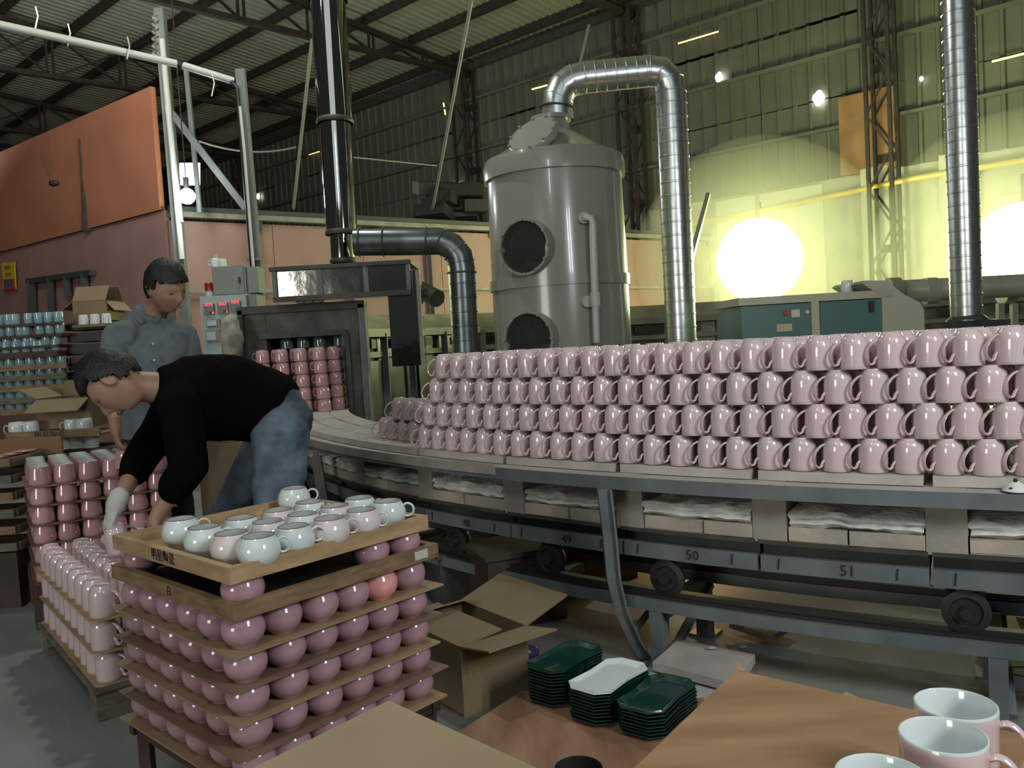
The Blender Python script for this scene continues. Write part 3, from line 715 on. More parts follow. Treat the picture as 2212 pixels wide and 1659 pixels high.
for i in range(len(bd) - 1):
    a, b = bd[i], bd[i + 1]; g = .12; mid = (a + b) / 2
    c = thing('kiln_car', 'low brick kiln car, ' + carname[i], 'kiln car', arc(mid, -.26, .0))
    far = i > 6
    # deck slabs
    for k in range(3):
        o0 = -.068 + k * (XD + .068) / 3 - random.uniform(0, .006); o1 = -.068 + (k + 1) * (XD + .068) / 3 + .005
        asweep(a - g, b + g, rect(o1, o0, DECK - .032, DECK - random.uniform(0, .002))).build('slab', M['slab'], c)
    # pillar and bricks
    asweep(b - .1, b + .95, rect(-.30, -.068, .50, .702)).build('pillar', M['pillar'], c)
    asweep(a - .2, b + 1.0, rect(-.5, -.32, .50, .70)).build('back_wall', M['cavity'], c)
    asweep(a - .2, b + 1.0, rect(-.32, -.072, .50, .51)).build('lower_course', M['pillar'], c)
    m_ = b + 1.0 + (a - b - 1.1) * random.uniform(.45, .6)
    asweep(b + 1.0, m_ - .03, rect(-.25, -.072 + random.uniform(-.006, .006), .511, .555)).build('brick', M['brick'], c)
    asweep(m_ + .03, a - .12, rect(-.25, -.072 + random.uniform(-.006, .006), .511, .555)).build('brick', M['brick'], c)
    for lay in range(2):
        z0 = .557 + lay * .024
        mb = asweep(b + 1.0, a - .15, [(-.27, z0), (-.08, z0), (-.064, z0 + .012), (-.08, z0 + .024), (-.16, z0 + .026), (-.27, z0 + .024)], .25)
        mb.v = [p + V((noise.noise(p * 26), noise.noise(p * 22 + V((5, 0, 0))), noise.noise(p * 19 + V((0, 7, 0))) * 1.1)) * (.010 + .006 * lay) for p in mb.v]
        mb.build('fibre_blanket', M['fibre'], c, True)
    # steel underframe: recessed channel and numbered face
    asweep(a - .05, b + .05, [(-.30, .425), (-.12, .425), (-.12, .495), (-.066, .495), (-.066, .508), (-.30, .508)]).build('dark_channel', M['darksteel'], c)
    asweep(a - .05, b + .05, [(-.20, .398), (-.085, .398), (-.085, .452), (-.2, .452)]).build('number_plate', M['bluesteel'], c)
    if nums[i]:
        fr = arc(mid + .2, -.083, .425); tg = arc(mid + .7, 0, 0) - arc(mid - .3, 0, 0)
        text('car_number', nums[i], .048, fr, tg, (0, 0, 1), M['ink'], c)
        for u in (a - .9, b + .6):
            MB().bar(arc(u, -.083, .41), arc(u + .03, -.083, .445), .003, .004).build('chalk_tick', M['ink'], c)
    # wheel set
    if i % 1 == 0:
        wc = arc(mid - (.9 if i != 1 else 1.65), -.13, .325); dr_ = (arc(mid, 1, 0) - arc(mid, 0, 0)).normalized()
        if i in (1, 3, 4, 5, 7):
            w_ = MB().lathe([(0, -.02), (.052, -.02), (.056, -.012), (.050, 0), (.050, .012), (.066, .016), (.066, .024), (.045, .028), (.04, .02), (.02, .02), (.02, .035), (0, .035)], 32, wc, tuple(dr_)).build('wheel', M['blacksteel'], c, True)
            MB().cyl(wc + dr_ * .03, wc + dr_ * .045, .018, None, 8).build('axle_cap', M['blacksteel'], w_)
            tg = (arc(mid + .5, 0, 0) - arc(mid - .5, 0, 0)).normalized()
            for s_ in (-1, 1): MB().bar(wc + tg * (.036 * s_) + V((0, 0, 0)), wc + tg * (.04 * s_) + V((0, 0, .085)), .022, .02, up=(0, 1, 0)).build('axle_fork', M['blacksteel'], c)
# outer shelf rail, front beam
fr = thing('track_guard_rail', 'long curved grey steel ledge in front of the kiln cars', 'rail', arc(-125, 0, 0))
asweep(-108, -176, rect(-.10, .0, .692, .700)).build('ledge_plate', M['slab'], fr)
asweep(-108, -176, [(-.05, .655), (.004, .655), (.004, .701), (.0, .701), (-.05, .690)]).build('front_beam', M['bluesteel'], fr)
asweep(-134, -176, rect(.0, .010, .672, .712)).build('plank_facing', M['pillar'], fr)
# legs of the guard rail
def leg(pts, w, m, par, h=None):
    for i in range(len(pts) - 1): MB().bar(pts[i], pts[i + 1], w, h or w * .55, up=(0, 1, 0)).build('leg_length', m, par)
lg = thing('bent_channel_leg', 'grey channel leg bending outward below the curved ledge', 'leg', D(1398, 1425, 2.98))
prof = [D(1306, 1057, 2.88), D(1318, 1160, 2.89), D(1326, 1250, 2.9), D(1342, 1320, 2.92), D(1372, 1385, 2.95), D(1395, 1424, 2.98)]
MB().sweep([[p + V((-.024, 0, 0)), p + V((.022, 0, 0)), p + V((.022, .05, 0)), p + V((-.024, .05, 0))] for p in prof]).build('channel', M['bluesteel'], lg)
MB().sweep([[p + V((.016, -.016, 0)), p + V((.024, -.016, 0)), p + V((.024, .0, 0)), p + V((.016, .0, 0))] for p in prof]).build('flange', M['greypole'], lg)
o = MB().bar(D(1362, 1375, 2.95), D(1418, 1300, 3.15), .022, .015, up=(0, 1, 0)).build('cross_stay', M['bluesteel'], lg)
l2 = thing('short_ledge_leg', 'thin dark leg under the ledge beside blue jeans', 'leg', D(700, 1060, 4.3))
MB().bar(D(683, 985, 4.45), D(700, 1090, 4.4), .05, .03, up=(0, 1, 0)).build('channel', M['darksteel'], l2)
# rails
rl = thing('car_track', 'curved black twin rails on steel beams under the kiln cars', 'track', arc(-120, 0, 0))
asweep(-108, -176, rect(-.145, -.11, .262, .276)).build('rail_head', M['blacksteel'], rl)
asweep(-108, -176, rect(-.16, -.09, .25, .262)).build('rail_foot', M['blacksteel'], rl)
asweep(-108, -176, rect(-.14, -.075, .208, .25)).build('near_beam', M['bluesteel'], rl)
asweep(-108, -176, rect(-.50, -.45, .262, .285)).build('rail_head', M['blacksteel'], rl)
asweep(-108, -176, rect(-.51, -.44, .22, .262)).build('far_beam', M['bluesteel'], rl)
for ph in (-110, -117.5, -119.0 - 8.7, -136, -144, -152, -160):
    for off in (-.105, -.48):
        p = arc(ph, off, 0)
        MB().box((p.x, p.y, .105), (.055, .05, .21), radians(ph)).build('track_leg', M['bluesteel'], rl)
        MB().box((p.x, p.y, .004), (.1, .1, .008), radians(ph)).build('foot_plate', M['bluesteel'], rl)
    MB().bar(arc(ph, -.09, .2), arc(ph, -.5, .2), .05, .06).build('cross_tie', M['greypole'], rl)
    MB().bar(arc(ph + .3, -.1, .03), arc(ph + .3, -.48, .20), .03, .02).build('diagonal_stay', M['greypole'], rl)

# ------------------------------------------------------------ under and behind the track
def slabthing(nm, lb, cat, ps, z, th, m):
    q = [P(x, y, z) for x, y in ps]
    mb = MB().sweep([[p - V((0, 0, th)) for p in q], q]); o = mb.build(nm, m); return tag(o, lb, cat)
slabthing('floor_slab', 'pale thick slab lying on floor beside the bent leg', 'slab', [(1467, 1380), (1631, 1414), (1590, 1478), (1409, 1430)], .075, .03, M['slab'])
slabthing('floor_slab', 'lower pale slab under the first, behind green plates', 'slab', [(1400, 1440), (1575, 1480), (1550, 1530), (1380, 1490)], .035, .03, M['slab'])
slabthing('wood_offcut', 'square timber offcut on floor beneath the track', 'timber', [(1575, 1343), (1660, 1340), (1702, 1352), (1668, 1374)], .05, .025, M['greywood'])
slabthing('floor_panel', 'long cream panel lying on floor behind the track', 'panel', [(1640, 1255), (2212, 1335), (2212, 1280), (1620, 1225)], .02, .02, M['litpanel'])
slabthing('plank', 'yellow sawn plank lying under the rails at right', 'plank', [(2130, 1300), (2180, 1300), (2230, 1420), (2150, 1420)], .07, .03, mat('yellow_plank', (.33, .29, .13), .7, var=.2, scale=6))
slabthing('folded_sheet', 'pale green folded sheet on floor below the near beam', 'sheet', [(2110, 1397), (2212, 1405), (2250, 1450), (2190, 1440), (2140, 1425)], .03, .025, mat('pale_green_sheet', (.25, .27, .15), .8))
slabthing('paper_sheet', 'pale blue paper on floor behind foreground plywood', 'paper', [(1828, 1494), (1905, 1530), (1850, 1530), (1800, 1510)], .01, .004, M['chalk'])
ht = thing('orange_glow_box', 'small brown box with added orange glow patches under the track', 'glow_box', P(1450, 1300, 0))  # emissive patches put the orange light into the box itself
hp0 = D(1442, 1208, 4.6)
MB().box((hp0.x, 4.75, .26), (.34, .26, .5)).build('glow_box_case', M['cavity'], ht)
MB().box((hp0.x, 4.61, hp0.z), (.11, .02, .055)).build('upper_glow_patch', M['orangeglow'], ht)
q = D(1455, 1270, 4.6); MB().box((q.x, 4.61, q.z), (.16, .02, .09)).build('lower_glow_patch', M['orangeglow'], ht)
plight('warm_floor_fill', (hp0.x + .15, 4.45, .35), 8.0, (1.0, .55, .18), .06)  # warm fill added to tint the floor under the track
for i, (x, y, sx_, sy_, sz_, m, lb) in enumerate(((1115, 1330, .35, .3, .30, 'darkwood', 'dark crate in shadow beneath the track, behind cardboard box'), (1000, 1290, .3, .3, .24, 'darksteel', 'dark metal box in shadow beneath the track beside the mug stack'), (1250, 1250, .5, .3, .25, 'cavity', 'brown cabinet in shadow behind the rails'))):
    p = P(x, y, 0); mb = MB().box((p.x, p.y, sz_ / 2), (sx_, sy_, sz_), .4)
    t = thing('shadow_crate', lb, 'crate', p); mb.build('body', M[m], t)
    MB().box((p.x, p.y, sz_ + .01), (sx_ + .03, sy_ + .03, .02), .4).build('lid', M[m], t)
slabthing('timber_beam', 'pale sawn timber lying below the rails', 'timber', [(1180, 1245), (1250, 1205), (1262, 1212), (1195, 1252)], .15, .05, M['greywood'])
for i, (x, y, lb) in enumerate(((1538, 1402, 'larger pale shard on the thick floor slab'), (1577, 1394, 'small shard beyond the thick floor slab'), (1605, 1400, 'brownish shard right of the small shard'))):
    p = P(x, y, .08 if i == 0 else .0)
    o = MB().sphere(p + V((0, 0, .005)), .018, 8, 5, (1, .6, .3)).build('pottery_shard', M['slab'], None, True); tag(o, lb, 'shard')
# enamel lamp shade on the ledge at the right edge
p = arc(-117.0, -.036, .7005)
t = thing('enamel_lid', 'small white enamel cone lid with chipped black spots on ledge', 'lid', p)
MB().lathe([(.034, 0), (.036, .003), (.030, .011), (.016, .025), (.008, .031), (0, .033)], 28, p).build('cone', M['whiteplate'], t, True)
MB().lathe([(.0355, -.000), (.0375, .002), (.036, .005)], 28, p).build('rim', M['black'], t, True)
MB().sphere(p + V((-.004, -.006, .034)), .006, 10, 6).build('knob', M['black'], t, True)
MB().sphere(p + V((-.022, -.014, .014)), .005, 8, 6, (1, 1, .6)).build('chip', M['black'], t, True)

# ------------------------------------------------------------ mugs
def ribbon_handle(path, w0, w1, th):
    """handle in the xz plane: rounded strap"""
    N = len(path); secs = []
    for i, (x, z) in enumerate(path):
        a = path[max(i - 1, 0)]; b = path[min(i + 1, N - 1)]; t = V((b[0] - a[0], 0, b[1] - a[1])).normalized(); n = V((t.z, 0, -t.x))
        w_ = w0 + (w1 - w0) * sin(pi * i / (N - 1)) ; c = V((x, 0, z))
        secs.append([c + V((0, 1, 0)) * (w_ / 2 * cos(k)) + n * (th / 2 * sin(k)) for k in [j * pi / 4 for j in range(8)]])
    return MB().sweep(secs)
def smoothpath(pts, n=3):
    out = []
    for i in range(len(pts) - 1):
        p0 = V(pts[max(i - 1, 0)]); p1 = V(pts[i]); p2 = V(pts[i + 1]); p3 = V(pts[min(i + 2, len(pts) - 1)])
        for k in range(n):
            t = k / n; out.append(tuple(.5 * ((2 * p1) + (-p0 + p2) * t + (2 * p0 - 5 * p1 + 4 * p2 - p3) * t * t + (-p0 + 3 * p1 - 3 * p2 + p3) * t ** 3)))
    out.append(pts[-1]); return out
MH = .1055
prof = [(.0400, .002), (.0420, 0), (.0430, .001), (.0430, .012), (.0430, .040), (.0428, .055), (.0423, .066), (.0414, .075), (.0400, .0830), (.0375, .0905), (.0340, .0965), (.0307, .0995), (.0300, .1045), (.0285, .1055), (.0265, .1045), (.0255, .1020), (0, .1015)]
me_tall = MB().lathe(prof, 28).mesh('body', M['pinkmug'], 50)
me_tall_in = MB().lathe([(.0395, .002), (.0392, .05), (.036, .08), (.02, .094), (0, .095)], 20).mesh('inner_wall', M['lining'], True)
hpth = smoothpath([(.0405, .0850), (.055, .0790), (.0690, .065), (.0775, .046), (.0760, .027), (.0650, .0135), (.0545, .0165), (.0500, .027), (.0428, .036)])
me_tall_h = ribbon_handle(hpth, .011, .0185, .0075).mesh('handle', M['pinkmug'], 60)
def make(name, label, cat, loc, rz, parts, group=None, tilt=None):
    t = thing(name, label, cat, loc, rz, group)
    if tilt: t.rotation_euler = (tilt[0], tilt[1], rz)
    for n_, me in parts:
        o = bpy.data.objects.new(n_, me); COL.objects.link(o); o.parent = t
    return t
TALL = [('body', me_tall), ('handle', me_tall_h)]
# curved wall of upturned mugs: [row][tier]
PITCH_ = .1035; dphi = math.degrees(PITCH_ / (RR - .09))
tiern = ['bottom', 'second', 'third', 'top']
rown = ['front', 'second', 'third', 'fourth']
START = {0: [-139.6, -139.1, -138.5, -138.0], 1: [-145.0, -143.4, -137.6, -137.1], 2: [None, None, None, -136.6], 3: [None, None, None, -136.2]}
for row in range(4):
    for tier in range(4):
        s0 = START[row][tier]
        if s0 is None: continue
        if row == 1 and tier in (0, 1): pass
        n = 0; ph = s0
        while ph < -112.6:
            off = -.114 - row * .098
            p = arc(ph, off, DECK + .001 + tier * MH)
            jx = random.uniform(-.002, .002)
            make('upturned_mug', 'upturned pink mug %s from left in %s tier of %s row of the long wall' % (ORD[n], tiern[tier], rown[row]), 'mug',
                 (p.x + jx, p.y + random.uniform(-.002, .002), p.z), radians(183 + random.uniform(-5, 5)), TALL, 'pink mugs walling the kiln cars')
            n += 1; ph += dphi * (1 if row == 0 else 1.02)
# upright open variant
me_tall_up = MB().lathe([(0, .004), (.0215, .0035), (.0225, .001), (.0245, 0), (.0262, .001), (.0265, .005), (.0295, .008), (.036, .018), (.0405, .032), (.0425, .05), (.043, .092), (.0435, .103), (.0420, .1055)], 40).mesh('body', M['pinkmug'], 50)
me_tall_lin = MB().lathe([(.0434, .1035), (.0428, .1058), (.0412, .1062), (.0398, .104), (.0392, .05), (.034, .022), (.02, .012), (0, .011)], 40).mesh('lining', M['whitemug'], True)

# belly mug
me_belly = MB().lathe([(0, .004), (.022, .003), (.024, 0), (.0265, 0), (.028, .004), (.0375, .012), (.0445, .023), (.0475, .035), (.0465, .047), (.0425, .058), (.0375, .066), (.0355, .0705), (.0345, .0715)], 32).mesh('body', M['pinkwide'], 50)
def retint(me, m):
    c = me.copy(); c.materials.clear(); c.materials.append(m); return c
me_belly_w = retint(me_belly, M['whitemug']); me_belly_p = retint(me_belly, M['whitepink']); me_belly_c = retint(me_belly, M['coral'])
me_belly_in = MB().lathe([(.0345, .0715), (.0335, .0700), (.0395, .058), (.0435, .046), (.044, .033), (.038, .018), (.02, .008), (0, .007)], 32).mesh('lining', M['lining'], True)
me_belly_rim = MB().lathe([(.0352, .0703), (.0358, .0712), (.0346, .0722), (.0334, .0712), (.0340, .0703)], 32).mesh('rim_line', M['rimline'], True)
ring = [(.0415 + .0005, .058), (.050, .0625), (.060, .0605), (.067, .052), (.067, .041), (.060, .032), (.050, .0295), (.0445, .031)]
me_belly_h = ribbon_handle(smoothpath(ring), .009, .0105, .0062).mesh('handle', M['pinkwide'], 60)
me_belly_hw = retint(me_belly_h, M['whitemug']); me_belly_hp = retint(me_belly_h, M['whitepink'])
BELLY = [('body', me_belly), ('lining', me_belly_in), ('rim_line', me_belly_rim), ('handle', me_belly_h)]
BELLYW = [('body', me_belly_w), ('lining', me_belly_in), ('rim_line', me_belly_rim), ('handle', me_belly_hw)]
BELLYP = [('body', me_belly_p), ('lining', me_belly_in), ('rim_line', me_belly_rim), ('handle', me_belly_hp)]

# ---- main stack of boards and belly mugs
F = P(495, 1228, .76); Rt = P(924, 1113, .76); Lf = P(242, 1156, .76)
ux = (Rt - F); uy = (Lf - F); ux.z = uy.z = 0; LX, LY = ux.length, uy.length; ux.normalize(); uy.normalize()
def TL(a, b, z): return V((F.x, F.y, 0)) + ux * a + uy * b + V((0, 0, z))
def tray(name, label, a0, b0, a1, b1, zb, zt, m, th=.018, bottom=True, basemat=None):
    t = thing(name, label, 'tray', TL((a0 + a1) / 2, (b0 + b1) / 2, zb))
    zc, h = (zb + zt) / 2, zt - zb
    for nm, p, q in (('front_rail', (a0, b0), (a1, b0)), ('back_rail', (a0, b1), (a1, b1)), ('side_rail', (a0, b0), (a0, b1)), ('side_rail', (a1, b0), (a1, b1))):
        e = th / 2
        A = TL(min(max(p[0], a0 + e), a1 - e), min(max(p[1], b0 + e), b1 - e), zc); B = TL(min(max(q[0], a0 + e), a1 - e), min(max(q[1], b0 + e), b1 - e), zc)
        dd = (B - A).normalized()
        if nm != 'side_rail': A -= dd * e; B += dd * e
        else: A += dd * (e + .0005); B -= dd * (e + .0005)
        MB().bar(A, B, th, h).build(nm, m, t)
    if bottom: MB().add([TL(a, b, z) for z in (zb + .001, zb + .009) for a, b in ((a0 + th, b0 + th), (a1 - th, b0 + th), (a1 - th, b1 - th), (a0 + th, b1 - th))], [(3, 2, 1, 0), (4, 5, 6, 7), (0, 1, 5, 4), (1, 2, 6, 5), (2, 3, 7, 6), (3, 0, 4, 7)]).build('base_board', basemat or m, t)
    return t
tt = tray('top_tray', 'pale pine tray holding white and pink mugs, topmost on stack', 0, 0, LX, LY, .724, .76, M['tray'])
text('brush_lettering', '明星陶瓷', .030, TL(-.0006, LY * .52, .742), -uy, (0, 0, 1), M['ink'], tt)
t2 = tray('worn_tray', 'worn dark pine tray with corner mugs under the top tray', -.005, -.01, LX + .02, LY + .01, .648, .683, M['traydark'], .02, True, M['blacksteel'])
text('brush_lettering', '白', .026, TL(-.0056, LY * .47, .666), -uy, (0, 0, 1), M['ink'], t2)
lbq = TL(LX + .02 - .06, -.0103, .667); MB().bar(lbq - ux * .022, lbq + ux * .022, .002, .022).build('torn_label', M['chalk'], t2)
def bellyrz(a): return atan2(ux.y, ux.x) + a
# mugs in the top tray (rim centres read off the photograph)
rims = [(390, 1120, 'W', .2), (440, 1138, 'W', 0), (520, 1118, 'W', 0), (498, 1151, 'P', 0), (600, 1101, 'P', 0), (578, 1126, 'P', 0), (557, 1157, 'W', 0), (668, 1084, 'W', 0), (653, 1110, 'W', 0), (634, 1136, 'W', 0), (723, 1092, 'P', 0), (711, 1119, 'P', 0), (776, 1075, 'W', 0), (780, 1101, 'P', 0), (836, 1082, 'W', 0), (634, 1054, 'W', 0)]
desc = ['white belly mug at the left end of the top tray', 'white belly mug second from the left corner of top tray', 'white belly mug near the back left rail of top tray', 'pink-tinted belly mug at front left of top tray', 'pink-tinted belly mug near the back rail of top tray', 'pink-tinted belly mug in the middle of top tray', 'white belly mug nearest the front corner of top tray', 'white belly mug in front of the back corner mug', 'white belly mug near the middle of top tray', 'white belly mug on the front edge, second from front corner', 'pink-tinted belly mug behind another, right half of top tray', 'pink-tinted belly mug on the front edge, third from corner', 'white belly mug by the back right rail of top tray', 'pink-tinted belly mug on front edge, second from right', 'white belly mug at the right corner of top tray', 'white belly mug at the far back corner of top tray']
for (x, y, k, r), ds in zip(rims, desc):
    p = P(x, y, .733 + .0715)
    make('belly_mug', ds, 'mug', (p.x, p.y, .7335), radians(random.uniform(-8, 22) if r == 0 else 25), BELLYW if k == 'W' else BELLYP, 'belly mugs in the top tray')
# four corner mugs carrying the top tray, standing in the worn tray
for (a, b, lb) in ((.055, .05, 'front'), (LX - .05, .05, 'right'), (LX - .155, .05, 'second right'), (.055, LY - .05, 'left'), (LX - .05, LY - .05, 'back'), (LX - .05, .16, 'rear right')):
    p = TL(a, b, .6575)
    make('belly_mug', 'mauve belly mug at the %s corner, between the two trays' % lb, 'mug', p, bellyrz(radians(60)), BELLY, 'mugs propping the top tray')
TP = .0732
lev = ['just below the worn tray', 'second level down', 'middle level', 'fourth level down', 'lowest level']
for k in range(5):
    zb_ = .648 - .0732 * (k + 1) - .001
    t = MB().add([TL(a, b, z) for z in (zb_ - .005, zb_ - .0005) for a, b in ((-.01 - .006 * (k % 2), -.01), (LX + .03 - .012 * (k % 3), -.012), (LX + .02, LY + .015), (-.012, LY + .02 - .01 * (k % 2)))], [(3, 2, 1, 0), (4, 5, 6, 7), (0, 1, 5, 4), (1, 2, 6, 5), (2, 3, 7, 6), (3, 0, 4, 7)]).build('thin_board', M['thinboard'] if k % 2 else mat('thin_tan_board', (.30, .21, .12), .6, var=.15, scale=4))
    tag(t, 'thin square board of the big mug stack, ' + lev[k], 'board', 'thin boards of the big mug stack')
    nx, ny = 6, 6
    for i in range(nx):
        for j in range(ny):
            if 0 < i < nx - 1 and 0 < j < ny - 1: continue
            a = .046 + (LX - .09) * i / (nx - 1) + random.uniform(-.004, .004); b = .044 + (LY - .088) * j / (ny - 1) + random.uniform(-.004, .004)
            if j == 0: w_ = '%s from the front corner along the right side' % ORD[i]
            elif i == 0: w_ = '%s from the front corner along the left side' % ORD[j]
            elif j == ny - 1: w_ = '%s along the hidden back side' % ORD[i]
            else: w_ = '%s along the far right side' % ORD[j]
            parts = BELLY
            if k == 0 and j == 0 and i == 4: parts = [('body', me_belly_c)] + BELLY[1:]; w_ = 'coral one, ' + w_
            make('belly_mug', ('coral belly mug ' if parts[0][1] is me_belly_c else 'pink belly mug ') + w_.replace('coral one, ', '') + ', ' + lev[k].replace('just below the worn tray', 'top level'), 'mug', TL(a, b, zb_), bellyrz(radians(80 if j == 0 else 20 + random.uniform(-20, 20))), parts, 'belly mugs on the big stack')
zb_ = .648 - .0732 * 5 - .007
sd = thing('mug_stand', 'low dark wooden stand under the big mug stack', 'stand', TL(LX / 2, LY / 2, 0))
for a in (.03, LX - .01):
    for b in (.03, LY - .03):
        MB().bar(TL(a, b, 0), TL(a, b, zb_ - .03), .03, .03, up=(0, 1, 0)).build('leg', M['darkwood'], sd)
for p, q in (((0, .02), (LX, .02)), ((0, LY - .02), (LX, LY - .02)), ((.02, 0), (.02, LY)), ((LX - .01, 0), (LX - .01, LY))):
    MB().bar(TL(*p, zb_ - .018), TL(*q, zb_ - .018), .025, .034).build('apron', M['darkwood'], sd)

# ---- left stack of tall mugs (S2)
G = P(196, 1345, .345); G2 = P(78, 1231, .345); vy = (G2 - G); vy.z = 0; LV = vy.length; vy.normalize(); vx = V((-vy.y, vy.x, 0)) * -1
if vx.x < 0: vx = -vx
def T2(a, b, z): return V((G.x, G.y, 0)) + vx * a + vy * b + V((0, 0, z))
def qbox(TT, a0, b0, a1, b1, z0, z1, ch=0.0):
    c = [(a0 + ch, b0), (a1, b0), (a1, b1), (a0 + ch, b1), (a0, b1 - ch), (a0, b0 + ch)] if ch else [(a0, b0), (a1, b0), (a1, b1), (a0, b1)]
    return MB().sweep([[TT(a, b, z0) for a, b in c], [TT(a, b, z1) for a, b in c]])
WX = .50
zz = [.345, .2345, .124]
for k, z in enumerate(zz):
    o = qbox(T2, 0, 0, WX, LV, z - .005, z - .0005, .02).build('mug_board', M['yellowboard'] if k == 0 else M['tray']); tag(o, 'board under the tall mugs, %s of the left stack' % ['top', 'middle', 'bottom'][k], 'board')
bs = thing('timber_base', 'heavy weathered timber block under left stack of tall mugs', 'base', T2(WX / 2, LV / 2, 0))
qbox(T2, 0, .01, WX, .12, .0, .098).build('timber', M['greywood'], bs)
qbox(T2, 0, LV - .12, WX, LV - .01, .0, .098).build('timber', M['greywood'], bs)
qbox(T2, -.01, 0, WX, LV, .099, .118).build('plank', M['greywood'], bs)
for k, z in enumerate(zz):
    for col in range(4 if k == 0 else 2):
        for r in range(9):
            if 0 < r and k > 0 and col > 0 and r > 2: continue
            p = T2(.052 + col * .118 + random.uniform(-.004, .004), .055 + r * (LV - .10) / 8, z)
            make('upturned_mug', 'upturned pink mug %s back in %s column, %s board of left stack' % (ORD[r], ORD[col], ['top', 'middle', 'bottom'][k]), 'mug', p, radians(-12 + random.uniform(-6, 6)), TALL, 'upturned mugs on the left stack')

# ---- tumbler stack (S3)
H1 = P(61, 1053, .66); H2 = P(367, 1015, .66); wx = H2 - H1; wx.z = 0; LW = wx.length; wx.normalize(); wy = V((-wx.y, wx.x, 0))
def T3(a, b, z): return V((H1.x, H1.y, 0)) + wx * a + wy * b + V((0, 0, z))
me_tum = MB().lathe([(0, .003), (.04, .002), (.043, 0), (.047, .004), (.0495, .014), (.0485, .03), (.0455, .055), (.0415, .078), (.0405, .085), (.0395, .086)], 28).mesh('body', M['pinkluster'], 50)
me_tum_in = MB().lathe([(.0407, .0835), (.0400, .0865), (.0385, .0865), (.0385, .080), (.0445, .03), (.04, .01), (0, .008)], 28).mesh('lining', M['whiteplate'], True)
TUM = [('body', me_tum), ('lining', me_tum_in)]
zs3 = [.66 - .0895 * k for k in range(6)]
for k, z in enumerate(zs3):
    o = qbox(T3, -.01, -.01, LW + .02, .56, z - .006, z - .0005).build('tumbler_board', M['thinboard'] if k else mat('pale_brown_board', (.30, .19, .13), .6, var=.15)); tag(o, 'thin brown board, %s from the top of the tumbler stack' % ORD[k], 'board')
    for i in range(6):
        for j in range(6):
            if k > 0 and not (j == 0 or i == 0): continue
            p = T3(.05 + i * (LW - .10) / 5 + random.uniform(-.003, .003), .045 + j * .094, z)
            make('tumbler', 'pearly pink tumbler %s from left, %s back, %s board of the rear stack' % (ORD[i], ORD[j], ORD[k]), 'tumbler', p, random.uniform(0, 6), TUM, 'pearly pink tumblers on the rear left stack')
zl = zs3[-1] - .007
o3 = thing('tumbler_pallet', 'dark red wooden pedestal under the tumbler stack', 'stand', T3(LW / 2, .28, 0))
for a in (.03, LW - .03):
    for b in (.02, .5): MB().bar(T3(a, b, 0), T3(a, b, zl - .06), .07, .07, up=(0, 1, 0)).build('leg', M['darkwood'], o3)
qbox(T3, -.02, -.02, LW + .03, .56, zl - .06, zl).build('deck', mat('red_brown_wood', (.10, .045, .03), .6, var=.3), o3)

# ---- mugs at the kiln doorway
me_k = MB().lathe([(.036, 0), (.052, .001), (.0525, .02), (.0515, .06), (.049, .08), (.044, .093), (.038, .097), (.034, .0995), (.02, .0985), (0, .098)], 28).mesh('body', M['pinkluster'], 50)
me_kt = retint(me_k, M['tealcup']); me_ka = retint(me_k, M['amber'])
hk = ribbon_handle(smoothpath([(.05, .08), (.066, .075), (.075, .055), (.07, .032), (.052, .025)]), .010, .014, .006)
me_kh = hk.mesh('handle', M['pinkluster'], 60)
for row in range(2):
    for tier in range(5):
        for i in range(4):
            x = -1.90 + i * .146 + tier * -.004 + row * .0; y = 6.42 + row * .16
            if row == 1: x += .073
            make('kiln_mug', 'shiny pink mug %s from left, %s tier up, %s row in kiln doorway' % (ORD[i], ORD[tier], ORD[row]), 'mug', (x, y, DECK + .001 + tier * .1), radians(200 if row == 0 else 30), [('body', me_k), ('handle', me_kh)], 'shiny pink mugs entering the kiln')
for tier in range(6):
    for i in range(4):
        if tier < 5 and i < 3: continue
        am = tier < 2 and i == 3
        make('kiln_cup', '%s cup %s from left, %s tier up behind the kiln-door pink mugs' % ('amber' if am else 'dark teal', ORD[i], ORD[tier]), 'cup', (-1.83 + i * .135 + (.03 if i == 3 else 0), 6.83, DECK + .001 + tier * .1), 0, [('body', me_ka if am else me_kt)], 'dark cups behind the pink mugs')

# ------------------------------------------------------------ blue cup rack at far left
kB = 6.1
me_c = MB().lathe([(0, .003), (.024, .002), (.026, 0), (.030, .002), (.0325, .01), (.033, .05), (.033, .078), (.0315, .079), (.031, .07), (.029, .008), (0, .006)], 24).mesh('body', M['blue'], 50)
me_ch = ribbon_handle(smoothpath([(.032, .062), (.047, .064), (.054, .045), (.045, .022), (.0315, .02)]), .008, .010, .005).mesh('handle', M['blue'], 60)
def trayrow(y_top, y_bot, x0, x1, kk, nm, lb, m, h=None):
    a = D(x0, y_top, kk); b = D(x1, y_top, kk); zt_ = b.z; zb2 = D(x1, y_bot, kk).z
    t = thing(nm, lb, 'tray', ((a.x + b.x) / 2, kk, zb2))
    MB().box(((a.x + b.x) / 2, kk, (zt_ + zb2) / 2), (b.x - a.x, .02, zt_ - zb2)).build('front_rail', m, t)
    MB().box(((a.x + b.x) / 2, kk + .17, zb2 + .006), (b.x - a.x, .32, .01)).build('base_board', m, t)
    MB().box(((a.x + b.x) / 2, kk + .34, (zt_ + zb2) / 2), (b.x - a.x, .02, zt_ - zb2)).build('back_rail', m, t)
    return b.x, zb2 + .012
rows = [('board', 696, 701, 7, 135), ('board', 720, 726, 7, 138), ('board', 744, 749, 6, 131), ('rail', 757, 769, 6, 130)]
xr0 = D(137, 700, kB).x
